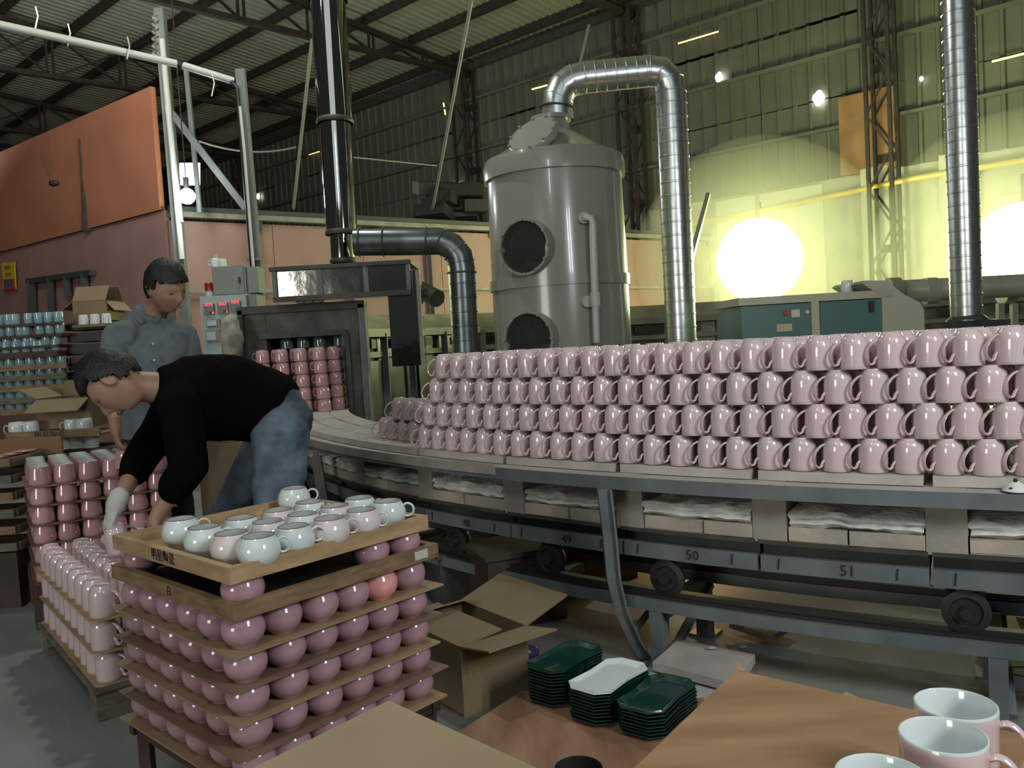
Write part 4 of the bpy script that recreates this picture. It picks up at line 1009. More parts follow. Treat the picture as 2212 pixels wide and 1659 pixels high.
for r, (kd, y0, y1, n, xr) in enumerate(rows):
    b = D(xr, y1, kB)
    zt_ = D(xr, y0, kB).z
    o = MB().box((b.x - .75, kB + .15, (zt_ + b.z) / 2 - .0), (1.5, .36, zt_ - b.z)).build('cup_shelf', M['darkwood']); tag(o, 'dark thin shelf under the blue cups, %s from top' % ORD[r], 'shelf')
    for i in range(13):
        make('blue_cup', 'pearly pale blue cup %s from right on %s shelf of far left rack' % (ORD[i], ORD[r]), 'cup', (b.x - .035 - i * .073 - (.03 if (r + i) % 5 == 4 else 0), kB + .02, zt_ + .0005), random.uniform(2, 4), [('body', me_c)], 'pale blue cups on the far left shelves')
for r, (y0, y1, xr) in enumerate(((783, 795, 144), (805, 817, 143), (828, 840, 142), (856, 868, 100), (880, 892, 100))):
    xe, zf = trayrow(y0, y1, -200, xr, kB - .02, 'cup_tray', 'wooden tray of blue cups, %s from top under the shelves at far left' % ORD[r], M['greywood'] if r % 2 else M['traydark'])
    for i in range(13):
        make('blue_cup', 'dull blue cup %s from right in %s wooden tray at far left' % (ORD[i], ORD[r]), 'cup', (xe - .075 - i * .077, kB + .06, zf), radians(0 if i == 0 else -20), [('body', me_c), ('handle', me_ch)], 'dull blue cups in the far left trays')
o = thing('rack_stand', 'dark stand under the far left trays of cups', 'stand', (xr0 - .7, kB + .15, 0))
zf = D(100, 896, kB).z
for dx in (-1.4, -.2): MB().box((xr0 + dx, kB + .15, zf / 2), (.08, .3, zf)).build('leg', M['darkwood'], o)
# black crates right of the rack
for r, (y0, y1) in enumerate(((700, 712), (718, 738), (743, 765), (770, 800), (805, 840), (845, 900))):
    a = D(145 if r else 130, y0, kB + .1); b = D(232, y0, kB + .1); zz0 = D(200, y1, kB + .1).z
    t = thing('black_crate', 'black plastic crate, %s from top, between blue cups and grey-shirted man' % ORD[r], 'crate', ((a.x + b.x) / 2, kB + .3, zz0))
    for (cx_, cy_, sx_, sy_) in (((a.x + b.x) / 2, kB + .11, b.x - a.x, .015), ((a.x + b.x) / 2, kB + .45, b.x - a.x, .015), (a.x, kB + .28, .015, .34), (b.x, kB + .28, .015, .34)):
        MB().box((cx_, cy_, (a.z + zz0) / 2), (sx_, sy_, (a.z - zz0) * .82)).build('side', M['blacksteel'], t)
    MB().box(((a.x + b.x) / 2, kB + .28, zz0 + .01), (b.x - a.x, .33, .012)).build('floor_panel', M['blacksteel'], t)
# wooden board with three white cups in front of the cardboard box
b = D(160, 702, kB - .02); c_ = D(222, 700, kB - .02)
o = MB().box(((b.x + c_.x) / 2, kB + .15, b.z - .01), (c_.x - b.x + .05, .3, .02)).build('cup_board', M['traydark']); tag(o, 'wooden board under three white cups by the high cardboard box', 'board')
me_cw = MB().lathe([(.034, 0), (.036, .001), (.034, .03), (.030, .07), (.027, .073), (0, .073)], 24).mesh('body', M['lining'], 50)
for i in range(3): make('white_cup', 'upturned white cup, %s of three before the high cardboard box' % ['left', 'middle', 'right'][i], 'cup', (b.x + .04 + i * .085, kB + .04, b.z + .0005), 0, [('body', me_cw)], 'three white cups by the high box')

def carton(nm, lb, T, sx_, sy_, sz_, flaps, par_m='card', tape=False):
    """open-topped cardboard box with flaps; T maps local (x,y,z) to world, flaps = angle per side (deg from vertical outwards)"""
    t = thing(nm, lb, 'box', T(sx_ / 2, sy_ / 2, 0)); th = .006
    def bx(nm_, pts, m, par):
        f = [T(*p) for p in pts]; n = (f[1] - f[0]).cross(f[3] - f[0]).normalized() * th
        o = MB().add(f + [p + n for p in f], [(0, 1, 2, 3), (7, 6, 5, 4), (0, 4, 5, 1), (1, 5, 6, 2), (2, 6, 7, 3), (3, 7, 4, 0)]).build(nm_, M[m], par); return o
    bx('front_side', [(0, 0, 0), (sx_, 0, 0), (sx_, 0, sz_), (0, 0, sz_)], par_m, t)
    bx('back_side', [(0, sy_, 0), (sx_, sy_, 0), (sx_, sy_, sz_), (0, sy_, sz_)], par_m, t)
    bx('left_side', [(0, 0, 0), (0, sy_, 0), (0, sy_, sz_), (0, 0, sz_)], par_m, t)
    bx('right_side', [(sx_, 0, 0), (sx_, sy_, 0), (sx_, sy_, sz_), (sx_, 0, sz_)], par_m, t)
    bx('bottom', [(0, 0, .004), (sx_, 0, .004), (sx_, sy_, .004), (0, sy_, .004)], 'cardin', t)
    for side, (ang, L_) in flaps.items():
        a = radians(ang); o_, u_ = sin(a) * L_, cos(a) * L_
        if side == 'f': q = [(0, 0, sz_), (sx_, 0, sz_), (sx_, -o_, sz_ + u_), (0, -o_, sz_ + u_)]
        if side == 'b': q = [(0, sy_, sz_), (sx_, sy_, sz_), (sx_, sy_ + o_, sz_ + u_), (0, sy_ + o_, sz_ + u_)]
        if side == 'l': q = [(0, 0, sz_), (0, sy_, sz_), (-o_, sy_, sz_ + u_), (-o_, 0, sz_ + u_)]
        if side == 'r': q = [(sx_, 0, sz_), (sx_, sy_, sz_), (sx_ + o_, sy_, sz_ + u_), (sx_ + o_, 0, sz_ + u_)]
        bx('flap', q, par_m, t)
    return t
bx0 = D(160, 695, 6.35); bz = bx0.z; bw = D(232, 695, 6.35).x - bx0.x
carton('high_cardboard_box', 'open cardboard box with roof-like flaps high beside the pink wall', lambda x, y, z: V((bx0.x + x, 6.35 + y, bz + z)), bw, .3, .15, {'f': (-35, .14), 'b': (-30, .14), 'l': (125, .1), 'r': (140, .1)})

# ------------------------------------------------------------ second cardboard box and tray of white mugs (left, middle distance)
kC = 4.7
a = D(84, 922, kC); b = D(196, 905, kC)
by0 = D(140, 925, kC)
wbx = b.x - a.x
carton('left_cardboard_box', 'open cardboard box with a wide front flap beside the bent man\'s head', lambda x, y, z: V((a.x + x, kC + y, by0.z + z)), wbx, .28, .17, {'f': (115, .15), 'l': (60, .12), 'b': (20, .1)})
t = thing('lettered_tray', 'wooden tray edge with black brushed characters under the left box', 'tray', (a.x, kC - .12, 0))
za2 = D(115, 938, kC - .14); xa = D(14, 930, kC - .14).x; xb = D(216, 925, kC - .14).x
MB().box(((xa + xb) / 2, kC - .14, za2.z), (xb - xa, .02, .045)).build('front_rail', M['traydark'], t)
MB().box(((xa + xb) / 2, kC + .05, za2.z - .016), (xb - xa, .38, .01)).build('base_board', M['traydark'], t)
MB().box((xa, kC + .05, za2.z), (.02, .36, .045)).build('side_rail', M['traydark'], t)
text('brush_lettering', '明星陶瓷', .042, (D(109, 936, kC - .14).x, kC - .151, za2.z), (1, 0, 0), (0, 0, 1), M['ink'], t)
me_wm = MB().lathe([(0, .003), (.03, .001), (.033, .0), (.038, .008), (.041, .03), (.041, .06), (.037, .082), (.034, .084), (.034, .07), (.036, .02), (0, .01)], 24).mesh('body', M['lining'], 50)
me_wh = ribbon_handle(smoothpath([(.039, .066), (.055, .066), (.062, .045), (.052, .02), (.039, .022)]), .008, .010, .006).mesh('handle', M['lining'], 60)
zc_ = za2.z - .010
for i, (x, lb) in enumerate(((36, 'leftmost'), (68, 'second'), (157, 'third'), (184, 'rightmost'))):
    p = D(x, 930, kC - .07); make('white_mug', '%s white mug in the lettered tray at left' % lb, 'mug', (p.x, p.y, zc_), radians(200), [('body', me_wm), ('handle', me_wh)], 'white mugs in the lettered tray')
for r in range(2):
    zz_ = D(165, 968 + 24 * r, kC - .1).z
    o = MB().box((D(165, 968, kC).x, kC + .04, zz_ - .008), (.62, .36, .012)).build('mug_shelf', M['darkwood']); tag(o, 'dark board under white mugs, %s below the lettered tray' % ORD[r], 'board')
    if r == 0:
        for i, x in enumerate((140, 169, 199)):
            p = D(x, 960, kC - .07); make('white_mug', '%s of three white mugs below the lettered tray' % ['left', 'middle', 'right'][i], 'mug', (p.x, p.y, zz_ - .001), radians(185), [('body', me_wm), ('handle', me_wh)], 'three white mugs below the lettered tray')
    else:
        for i, x in enumerate((140, 169, 199)):
            p = D(x, 984, kC - .07); make('white_mug', '%s of the lowest white mugs behind the pink tumblers' % ['left', 'middle', 'right'][i], 'mug', (p.x, p.y, zz_ - .001), radians(185), [('body', me_wm), ('handle', me_wh)], 'lowest white mugs behind the tumblers')
o = thing('mug_table', 'dark table carrying the lettered tray and white mugs', 'table', (D(100, 1000, kC).x, kC, 0))
zt_ = zz_ - .016
MB().box((D(90, 1000, kC).x, kC + .05, zt_ - .02), (1.1, .45, .03)).build('tabletop', M['darkwood'], o)
for dx in (-.5, .5):
    for dy in (-.12, .2): MB().box((D(90, 1000, kC).x + dx, kC + .05 + dy, (zt_ - .035) / 2), (.05, .05, zt_ - .035)).build('leg', M['darkwood'], o)
p0 = D(0, 948, 4.35); p1 = D(122, 948, 4.35)
o = MB().box(((p0.x - .2 + p1.x) / 2, 4.4, (D(60, 948, 4.35).z + D(60, 985, 4.35).z) / 2), (p1.x - p0.x + .2, .02, D(60, 948, 4.35).z - D(60, 985, 4.35).z)).build('card_sheet', mat('orange_brown_panel', (.22, .12, .06), .7)); tag(o, 'brown card panel standing behind the pink tumblers', 'panel')
# low trays at the left edge of the frame
for k in range(6):
    z = .72 - .085 * k; q = D(28, 1060, 4.1)
    t = thing('edge_tray', 'shallow wooden tray, %s from top, cut by the left frame edge' % ORD[k], 'tray', (q.x - .3, 4.2, z))
    MB().box((q.x - .3, 4.1, z + .02), (.6, .02, .04)).build('front_rail', M['greywood' if k % 2 else 'traydark'], t)
    MB().box((q.x, 4.3, z + .02), (.02, .38, .04)).build('side_rail', M['greywood'], t)
    MB().box((q.x - .3, 4.3, z + .004), (.58, .38, .006)).build('base_board', M['traydark'], t)
t = thing('edge_tray_stand', 'dark stand under the trays at the left frame edge', 'stand', (q.x - .3, 4.2, 0))
MB().box((q.x - .3, 4.3, .14), (.55, .35, .28)).build('body', M['darkwood'], t)
for i in range(5):
    p = D(4 + i * 8, 1002, 4.15)
    make('saucer', 'small pink saucer, %s from left on the edge trays' % ORD[i], 'saucer', (D(0, 1000, 4.2).x - .12 + i * .045, 4.2 + .03 * i, .727 + .008 * i), 0, [('body', MATS.setdefault('_saucer', MB().lathe([(0, 0), (.03, 0), (.055, .012), (.054, .015), (.03, .004), (0, .003)], 24).mesh('body', M['pinkluster'], True)))], 'pink saucers on the edge trays')

# ------------------------------------------------------------ control cabinet
kK = 7.2; kf = kK / 6.2
a = D(431, 641, kK); b = D(531, 637, kK); zt_ = a.z; zb2 = .9
cb = thing('control_cabinet', 'pale control cabinet with red number displays left of the kiln', 'cabinet', ((a.x + b.x) / 2, kK + .15, 0))
MB().box(((a.x + b.x) / 2, kK + .15, zt_ / 2), (b.x - a.x, .3, zt_)).build('case', M['cabinet'], cb)
MB().box((b.x + .04, kK + .17, zt_ / 2), (.08, .26, zt_ - .01)).build('side_wing', M['cabinet2'], cb)
for (x, y, s) in ((453, 668, '0775'), (483, 666, '0653'), (510, 662, '0255')):
    c = D(x, y, kK); m_ = MB().box((c.x, kK - .012, c.z), (.088, .024, .092)).build('controller', M['meter'], cb)
    q = D(x, y - 9, kK); text('display', s, .034, (q.x, kK - .026, q.z), (1, 0, 0), (0, 0, 1), M['led'], m_)
    q = D(x + 10, y + 8, kK); MB().cyl((q.x, kK - .024, q.z), (q.x, kK - .032, q.z), .007, None, 10).build('indicator', M['led'], m_)
    MB().cyl((q.x - .025, kK - .024, q.z + .005), (q.x - .025, kK - .036, q.z + .005), .008, None, 12).build('knob', M['black'], m_)
for (x, y, w_, h_) in ((462, 698, .115, .065), (461, 726, .11, .10)):
    c = D(x, y, kK); m_ = MB().box((c.x, kK - .008, c.z), (w_, .016, h_)).build('meter_panel', M['cabinet2'], cb)
    MB().box((c.x - .01, kK - .02, c.z), (w_ * .7, .008, h_ * .7)).build('dial_window', M['meterface'], m_)
a2 = D(455, 576, kK + .05); b2 = D(527, 571, kK + .05)
ub = thing('breaker_box', 'grey wall breaker box standing on the control cabinet', 'box', ((a2.x + b2.x) / 2, kK + .2, zt_))
MB().box(((a2.x + b2.x) / 2, kK + .18, (a2.z + zt_) / 2), (b2.x - a2.x, .22, a2.z - zt_ - .002)).build('case', M['cabinet2'], ub)
MB().box(((a2.x + b2.x) / 2, kK + .065, (a2.z + zt_) / 2), (b2.x - a2.x - .03, .012, a2.z - zt_ - .03)).build('door', M['cabinet2'], ub)
q = D(513, 604, kK); MB().box((q.x, kK + .05, q.z), (.014, .02, .05)).build('latch', M['black'], ub)
MB().box((b2.x + .05, kK + .2, (a2.z + zt_) / 2), (.1, .2, a2.z - zt_ - .03)).build('side_wing', M['cabinet2'], ub)
q = D(444, 638, kK); al = thing('alarm_lamp', 'red alarm lamp with pale base on the control cabinet', 'lamp', (q.x, kK + .1, zt_))
MB().cyl((q.x, kK + .1, zt_ + .001), (q.x, kK + .1, zt_ + .05), .034).build('base', M['chalk'], al)
MB().lathe([(.036, .05), (.036, .115), (.028, .125), (0, .127)], 24, (q.x, kK + .1, zt_)).build('lens', M['redlens'], al, True)
q = D(465, 572, kK + .18); th = thing('thermos_jug', 'white thermos jug with cream cap on the breaker box', 'jug', (q.x, kK + .18, a2.z))
MB().lathe([(0, .001), (.037, .001), (.037, .075), (.030, .085), (0, .085)], 24, (q.x, kK + .18, a2.z)).build('body', M['whitemug'], th, True)
MB().cyl((q.x, kK + .18, a2.z + .085), (q.x, kK + .18, a2.z + .118), .025, .021).build('cap', M['cream'], th)
MB().tube([(q.x - .036, kK + .18, a2.z + .07), (q.x - .06, kK + .18, a2.z + .062), (q.x - .06, kK + .18, a2.z + .03), (q.x - .036, kK + .18, a2.z + .022)], .005).build('handle', M['whitemug'], th)
q = D(483, 572, kK + .18)
make('white_cup', 'small white cup beside the thermos on the breaker box', 'cup', (q.x, kK + .16, a2.z + .001), 0, [('body', me_cw)])
q = D(1830, 616, kM + .2)
make('white_mug', 'lone white mug standing on the teal machine lid', 'mug', (q.x, kM + .2, cupz), radians(0), [('body', me_wm), ('handle', me_wh)])

q0 = D(428, 905, 5.4); q1 = D(566, 900, 5.4)
t = thing('dark_filler', 'dark low locker added to darken the gap behind the bending man, below the control cabinet', 'filler', ((q0.x + q1.x) / 2, 5.6, 0))  # dark box added so the bright gap here reads as unlit
MB().box(((q0.x + q1.x) / 2, 5.6, q0.z / 2), (q1.x - q0.x, .4, q0.z)).build('body', M['darksteel'], t)
MB().box(((q0.x + q1.x) / 2, 5.39, q0.z / 2), (q1.x - q0.x - .06, .02, q0.z - .08)).build('door', M['blacksteel'], t)
c_ = D(452, 960, 4.9)
carton('brown_carton', 'small brown carton glimpsed between the bending man\'s arm and legs', lambda x, y, z: V((c_.x - .07 + x, 4.9 + y, z)), .24, .22, c_.z, {'f': (20, .0), 'b': (10, .05)})

# ------------------------------------------------------------ cardboard box by the track
B0 = V((-.217, 2.60, 0)); bu = V((.80, .60, 0)).normalized(); bv = V((-.60, .80, 0)).normalized()
bxt = carton('cardboard_box', 'open brown cardboard carton with taped side between big stack and plates', lambda x, y, z: B0 + bu * (x) + bv * y + V((0, 0, z)), .27, .40, .235, {'f': (55, .0)} and {'r': (72, .20), 'l': (-85, .17), 'b': (-70, .13), 'f': (80, .17)})
q = lambda x, y, z: B0 + bu * x + bv * y + V((0, 0, z))
MB().add([q(.02, -.009, .14), q(.27, -.009, .18), q(.27, -.009, .235), q(.02, -.009, .235)] + [q(.02, -.0075, .14), q(.27, -.0075, .18), q(.27, -.0075, .235), q(.02, -.0075, .235)], [(0, 1, 2, 3), (7, 6, 5, 4), (0, 4, 5, 1), (1, 5, 6, 2), (2, 6, 7, 3), (3, 7, 4, 0)]).build('tape_strip', M['tape'], bxt)
o = MB().sphere(q(.30, .08, .10), .07, 14, 10, (1, .6, .7)); o.v = [p + V((1, 1, 1)) * noise.noise(p * 30) * .015 for p in o.v]
o = o.build('purple_wrapper', M['purple'], None, True); tag(o, 'crumpled purple plastic wrapper behind the left plate stack', 'wrapper')

# ------------------------------------------------------------ plates on the low board
lbd = [P(1128, 1492, .10), P(1518, 1508, .10), P(1700, 1640, .10), P(1500, 1900, .10), P(960, 1600, .10)]
tag(MB().sweep([[p - V((0, 0, .012)) for p in lbd], lbd]).build('low_plywood', M['plyred']), 'reddish plywood sheet near the floor carrying the plate stacks', 'board')
t = thing('low_pallet', 'low wooden bearers hidden under the reddish plywood', 'pallet', (.25, 2.2, 0))
for c_ in ((.05, 2.15), (.3, 2.25)): MB().box((c_[0], c_[1], .043), (.06, .4, .086), .1).build('bearer', M['greywood'], t)
def plate_mesh(m):
    ax, ay, ch = .132, .074, .034
    o8 = [(-ax, -ay + ch), (-ax + ch, -ay), (0, -ay + .007), (ax - ch, -ay), (ax, -ay + ch), (ax, ay - ch), (ax - ch, ay), (0, ay - .007), (-ax + ch, ay), (-ax, ay - ch)]
    def ringp(s, z): return [V((x * s, y * s, z)) for x, y in o8]
    def inn(d, z): return [V((x - math.copysign(min(abs(x), d), x), y - math.copysign(min(abs(y), d), y), z)) for x, y in o8]
    return MB().sweep([ringp(.72, 0), ringp(.74, .003), ringp(1, .012), ringp(1.0, .0145), ringp(.965, .0135), ringp(.80, .0068), ringp(.76, .0062)]).mesh('plate', m)
me_pg = plate_mesh(M['greenplate']); me_pw = plate_mesh(M['whiteplate'])
for si, (x, y, zt_, rz_, n, nm) in enumerate(((1220, 1408, .225, 50, 11, 'left'), (1315, 1456, .205, 48, 10, 'middle'), (1420, 1502, .175, 52, 8, 'right'))):
    c = P(x, y, zt_)
    for k in range(n):
        wh = si == 1 and k == n - 1
        z = .1005 + k * .0098
        o = bpy.data.objects.new('plate', me_pw if wh else me_pg); COL.objects.link(o)
        o.location = (c.x + random.uniform(-.002, .002), c.y + random.uniform(-.002, .002), z); o.rotation_euler.z = radians(rz_ + random.uniform(-1.5, 1.5))
        tag(o, 'white octagonal plate on top of the middle green stack' if wh else 'dark green octagonal plate, %s from bottom of the %s stack' % (ORD[k], nm), 'plate', None if wh else 'dark green octagonal plates')

# ------------------------------------------------------------ foreground boards and mugs
def board(nm, lb, pts, z, m, th=.015):
    q = [P(x, y, z) for x, y in pts]
    return q, MB().sweep([[p - V((0, 0, th)) for p in q], q])
BZ = .655
A = P(1590, 1447, BZ); e1 = (P(1370, 1659, BZ) - A); e2 = (P(1960, 1530, BZ) - A)
bb = [A, A + e2 * 2.3, A + e2 * 2.3 + e1 * 2.6, A + e1 * 2.6]
o = MB().sweep([[p - V((0, 0, .014)) for p in bb], bb]).build('plywood_board', M['plywood']); tag(o, 'glossy orange-brown plywood board in right foreground with chipped corner', 'board')
A2 = P(840, 1513, .70); f1 = P(545, 1659, .70) - A2; f2 = P(1160, 1659, .70) - A2
cc = [A2, A2 + f2 * 1.25, A2 + f2 * 1.25 + f1 * 1.7, A2 + f1 * 1.7]
o = MB().sweep([[p - V((0, 0, .014)) for p in cc], cc]).build('tan_board', M['plytan']); tag(o, 'smooth tan board across the bottom left foreground', 'board')
# frayed splinters at the plywood corner
p = A + V((0, 0, .002)); o = MB().add([p, p + V((.012, .004, .001)), p + V((.004, .010, .006)), p + V((.012, -.012, 0))], [(0, 1, 2), (0, 3, 1), (0, 2, 3), (1, 3, 2)]).build('wood_splinter', M['tray']); tag(o, 'tiny lifted splinter at the plywood corner', 'splinter')
# trestles for the boards
for nm, lb, pts in (('trestle', 'dark trestle holding the right foreground plywood', bb), ('trestle', 'dark trestle holding the tan foreground board', cc)):
    c = sum(pts, V()) / 4; t = thing(nm, lb, 'trestle', (c.x, c.y, 0))
    for q in pts:
        q = q.lerp(c, .35); MB().bar((q.x, q.y, 0), (q.x, q.y, q.z - .045), .03, .03, up=(0, 1, 0)).build('leg', M['darkwood'], t)
    a_, b_, c2_, d_ = [q.lerp(c, .35) for q in pts]
    for u, v in ((a_, b_), (d_, c2_)): MB().bar((u.x, u.y, u.z - .030), (v.x, v.y, v.z - .030), .03, .03).build('top_bar', M['darkwood'], t)
FG = [('body', me_tall_up), ('lining', me_tall_lin), ('handle', None)]
hup = smoothpath([(x, MH - z) for x, z in [(.0395, .0200), (.051, .0165), (.062, .0235), (.069, .038), (.0690, .055), (.062, .071), (.052, .0785), (.040, .082)]])
me_hup = ribbon_handle(hup, .011, .0155, .0075).mesh('handle', M['pinkmug'], 60)
for (x, y, lb) in ((2064, 1521, 'farthest'), (2037, 1588, 'middle'), (1905, 1676, 'nearest, mostly below the frame')):
    p = P(x, y, BZ + MH)
    make('open_mug', 'upright pink mug with white lining on plywood, ' + lb + (' of three' if 'near' not in lb else ''), 'mug', (p.x, p.y, BZ + .0005), radians(-24), [('body', me_tall_up), ('lining', me_tall_lin), ('handle', me_hup)], 'open mugs on the foreground plywood')
p = P(1250, 1672, .62)
t = make('dark_cup', 'dark cup rim just showing at the bottom frame edge', 'cup', (p.x, p.y, .55), 0, [('body', retint(me_c, M['blacksteel']))])
o = MB().box((p.x, p.y, .27), (.14, .14, .54)).build('small_pedestal', M['darkwood']); tag(o, 'dark pedestal under the cup below the frame', 'stand')

#PEOPLE
# ------------------------------------------------------------ people
def ellip(c, ax, ay, az, rx_, ry_, rz_, n=20, m=12):
    mb = MB(); vs = []; fs = []
    for i in range(m + 1):
        t = pi * i / m
        for j in range(n):
            a = 2 * pi * j / n; vs.append(V(c) + V(ax) * (rx_ * sin(t) * cos(a)) + V(ay) * (ry_ * sin(t) * sin(a)) + V(az) * (rz_ * cos(t)))
    for i in range(m):
        for j in range(n): fs.append((i * n + j, (i + 1) * n + j, (i + 1) * n + (j + 1) % n, i * n + (j + 1) % n))
    return mb.add(vs, fs)
def join(mb, *o):
    for k in o: mb.add(k.v, k.f)
    return mb
def limb(mb, pts, rs, n=16):
    """capsule chain, resampled as a smooth curve so that it bends only at its joints"""
    P_ = []; R_ = []
    for i in range(len(pts) - 1):
        for k in range(6):
            t = k / 6; P_.append(V(pts[i]).lerp(V(pts[i + 1]), t)); R_.append(rs[i] + (rs[i + 1] - rs[i]) * t)
    P_.append(V(pts[-1])); R_.append(rs[-1])
    mb.tube(P_, R_, n)
    for p, r in ((pts[0], rs[0]), (pts[-1], rs[-1])): mb.sphere(p, r * .98, 14, 10)
    for p, r in zip(pts[1:-1], rs[1:-1]): mb.sphere(p, r, 14, 10)
    return mb
def loft(mb, secs, side, n=28):
    """secs: (centre, half width along side, half depth)"""
    out = []; N = len(secs); side = V(side)
    C_ = [V(s[0]) for s in secs]
    for i in range(N):
        t = (C_[min(i + 1, N - 1)] - C_[max(i - 1, 0)]).normalized(); s_ = (side - t * side.dot(t)).normalized(); d_ = t.cross(s_)
        out.append([C_[i] + s_ * (secs[i][1] * math.copysign(abs(cos(a)) ** .85, cos(a))) + d_ * (secs[i][2] * math.copysign(abs(sin(a)) ** .85, sin(a))) for a in [2 * pi * k / n for k in range(n)]])
    return mb.sweep(out)
def remesh(mb, voxel, smooth_it=6, disp=None):
    me = bpy.data.meshes.new('t'); me.from_pydata([tuple(p) for p in mb.v], [], mb.f); me.update()
    bm = bmesh.new(); bm.from_mesh(me); bmesh.ops.recalc_face_normals(bm, faces=bm.faces); bm.to_mesh(me); bm.free()
    o = bpy.data.objects.new('t', me); COL.objects.link(o)
    r = o.modifiers.new('r', 'REMESH'); r.mode = 'VOXEL'; r.voxel_size = voxel
    s_ = o.modifiers.new('s', 'SMOOTH'); s_.iterations = smooth_it; s_.factor = .5
    m2 = bpy.data.meshes.new_from_object(o.evaluated_get(bpy.context.evaluated_depsgraph_get()))
    bpy.data.objects.remove(o)
    q = MB(); q.v = [v.co.copy() for v in m2.vertices]; q.f = [tuple(p.vertices) for p in m2.polygons]
    if disp: q.v = [p + m2.vertices[i].normal * disp(p) for i, p in enumerate(q.v)]
    bpy.data.meshes.remove(m2)
    return q
def headfn(n):
    """radius vector of the head in its own frame (x right, y forward, z up)"""
    x, y, z = n
    p = V((x * .076, y * .096, z * .118))
    if z < 0:
        t = min(1, -z * 1.1); p.x *= 1 - .30 * t * t
        if y < 0: p.y *= 1 - .45 * t
        else: p.y *= 1 - .04 * t
    if y > 0: p.y += .004 * y
    def g(cx, cz, sx_, sz_): return math.exp(-((p.x - cx) / sx_) ** 2 - ((p.z - cz) / sz_) ** 2)
    if y > 0:
        p.y += .022 * g(0, -.032, .011, .020) + .012 * g(0, -.008, .008, .022)
        p.y += .007 * g(0, .024, .05, .010)
        p.y -= .009 * (g(.031, .004, .016, .011) + g(-.031, .004, .016, .011))
        p.y += .007 * (g(0, -.060, .022, .006) + g(0, -.072, .018, .006)) - .003 * g(0, -.066, .03, .003)
        p.y += .012 * g(0, -.097, .022, .014)
        p.y += .005 * (g(.045, -.02, .02, .02) + g(-.045, -.02, .02, .02))
    return p
def head(c, up_, fw, sc=1.0):
    up_ = V(up_).normalized(); fw = V(fw); fw = (fw - up_ * fw.dot(up_)).normalized(); rt = fw.cross(up_)
    c = V(c)
    def T(p): return c + (rt * p.x + fw * p.y + up_ * p.z) * sc
    mb = MB(); n, m = 56, 40; vs = []; fs = []
    for i in range(m + 1):
        t = pi * i / m
        for j in range(n):
            a = 2 * pi * j / n; vs.append(T(headfn((sin(t) * cos(a), sin(t) * sin(a), cos(t)))))
    for i in range(m):
        for j in range(n): fs.append((i * n + j, (i + 1) * n + j, (i + 1) * n + (j + 1) % n, i * n + (j + 1) % n))
    mb.add(vs, fs)
    for s_ in (-1, 1):
        e = T(V((s_ * .077, -.010, -.008)))
        join(mb, ellip(e, rt * s_ + fw * -.35, fw, up_, .009, .018, .032, 14, 10))
        pts = [T(V((s_ * (.086), -.010 + .018 * cos(a), -.004 + .030 * sin(a)))) for a in [radians(-60 + 30 * k) for k in range(9)]]
        mb.tube(pts, .0052, 8)
    return mb, T, (rt, fw, up_)
def hairshell(T, front=.50, back=-.45, side=.10, th=.016, seed=0, puff=1.0):
    mb = MB(); n, m = 56, 36; idx = {}; outer = []; inner = []
    def keep(d):
        x, y, z = d
        if y > .25: lim = front - .10 * abs(x)
        elif y > -.25:
            u = (y + .25) / .5; lim = (side if abs(x) > .4 else front) * u + (back + .30) * (1 - u)
        else: lim = back
        return z > lim + .06 * noise.noise(V((x * 4 + seed, y * 4, z * 4)))
    dirs = []
    for i in range(m + 1):
        t = pi * i / m
        for j in range(n):
            a = 2 * pi * j / n; d = V((sin(t) * cos(a), sin(t) * sin(a), cos(t))); dirs.append(d)
            p = headfn(d); k = th * (.75 + .5 * max(0, d.z)) * puff + .005 * noise.noise(d * 9 + V((seed, 0, 0))) + .003 * noise.noise(d * 30)
            outer.append(T(p + d * k)); inner.append(T(p - d * .004))
    N = len(outer); mb.v = outer + inner; faces = []
    for i in range(m):
        for j in range(n):
            q = (i * n + j, (i + 1) * n + j, (i + 1) * n + (j + 1) % n, i * n + (j + 1) % n)
            if all(keep(dirs[k]) for k in q): faces.append(q)
    ed = {}
    for q in faces:
        mb.f.append(q); mb.f.append(tuple(k + N for k in reversed(q)))
        for a, b in zip(q, q[1:] + q[:1]): ed[(a, b)] = 1
    for (a, b) in list(ed):
        if (b, a) not in ed: mb.f.append((b, a, a + N, b + N))
    return mb
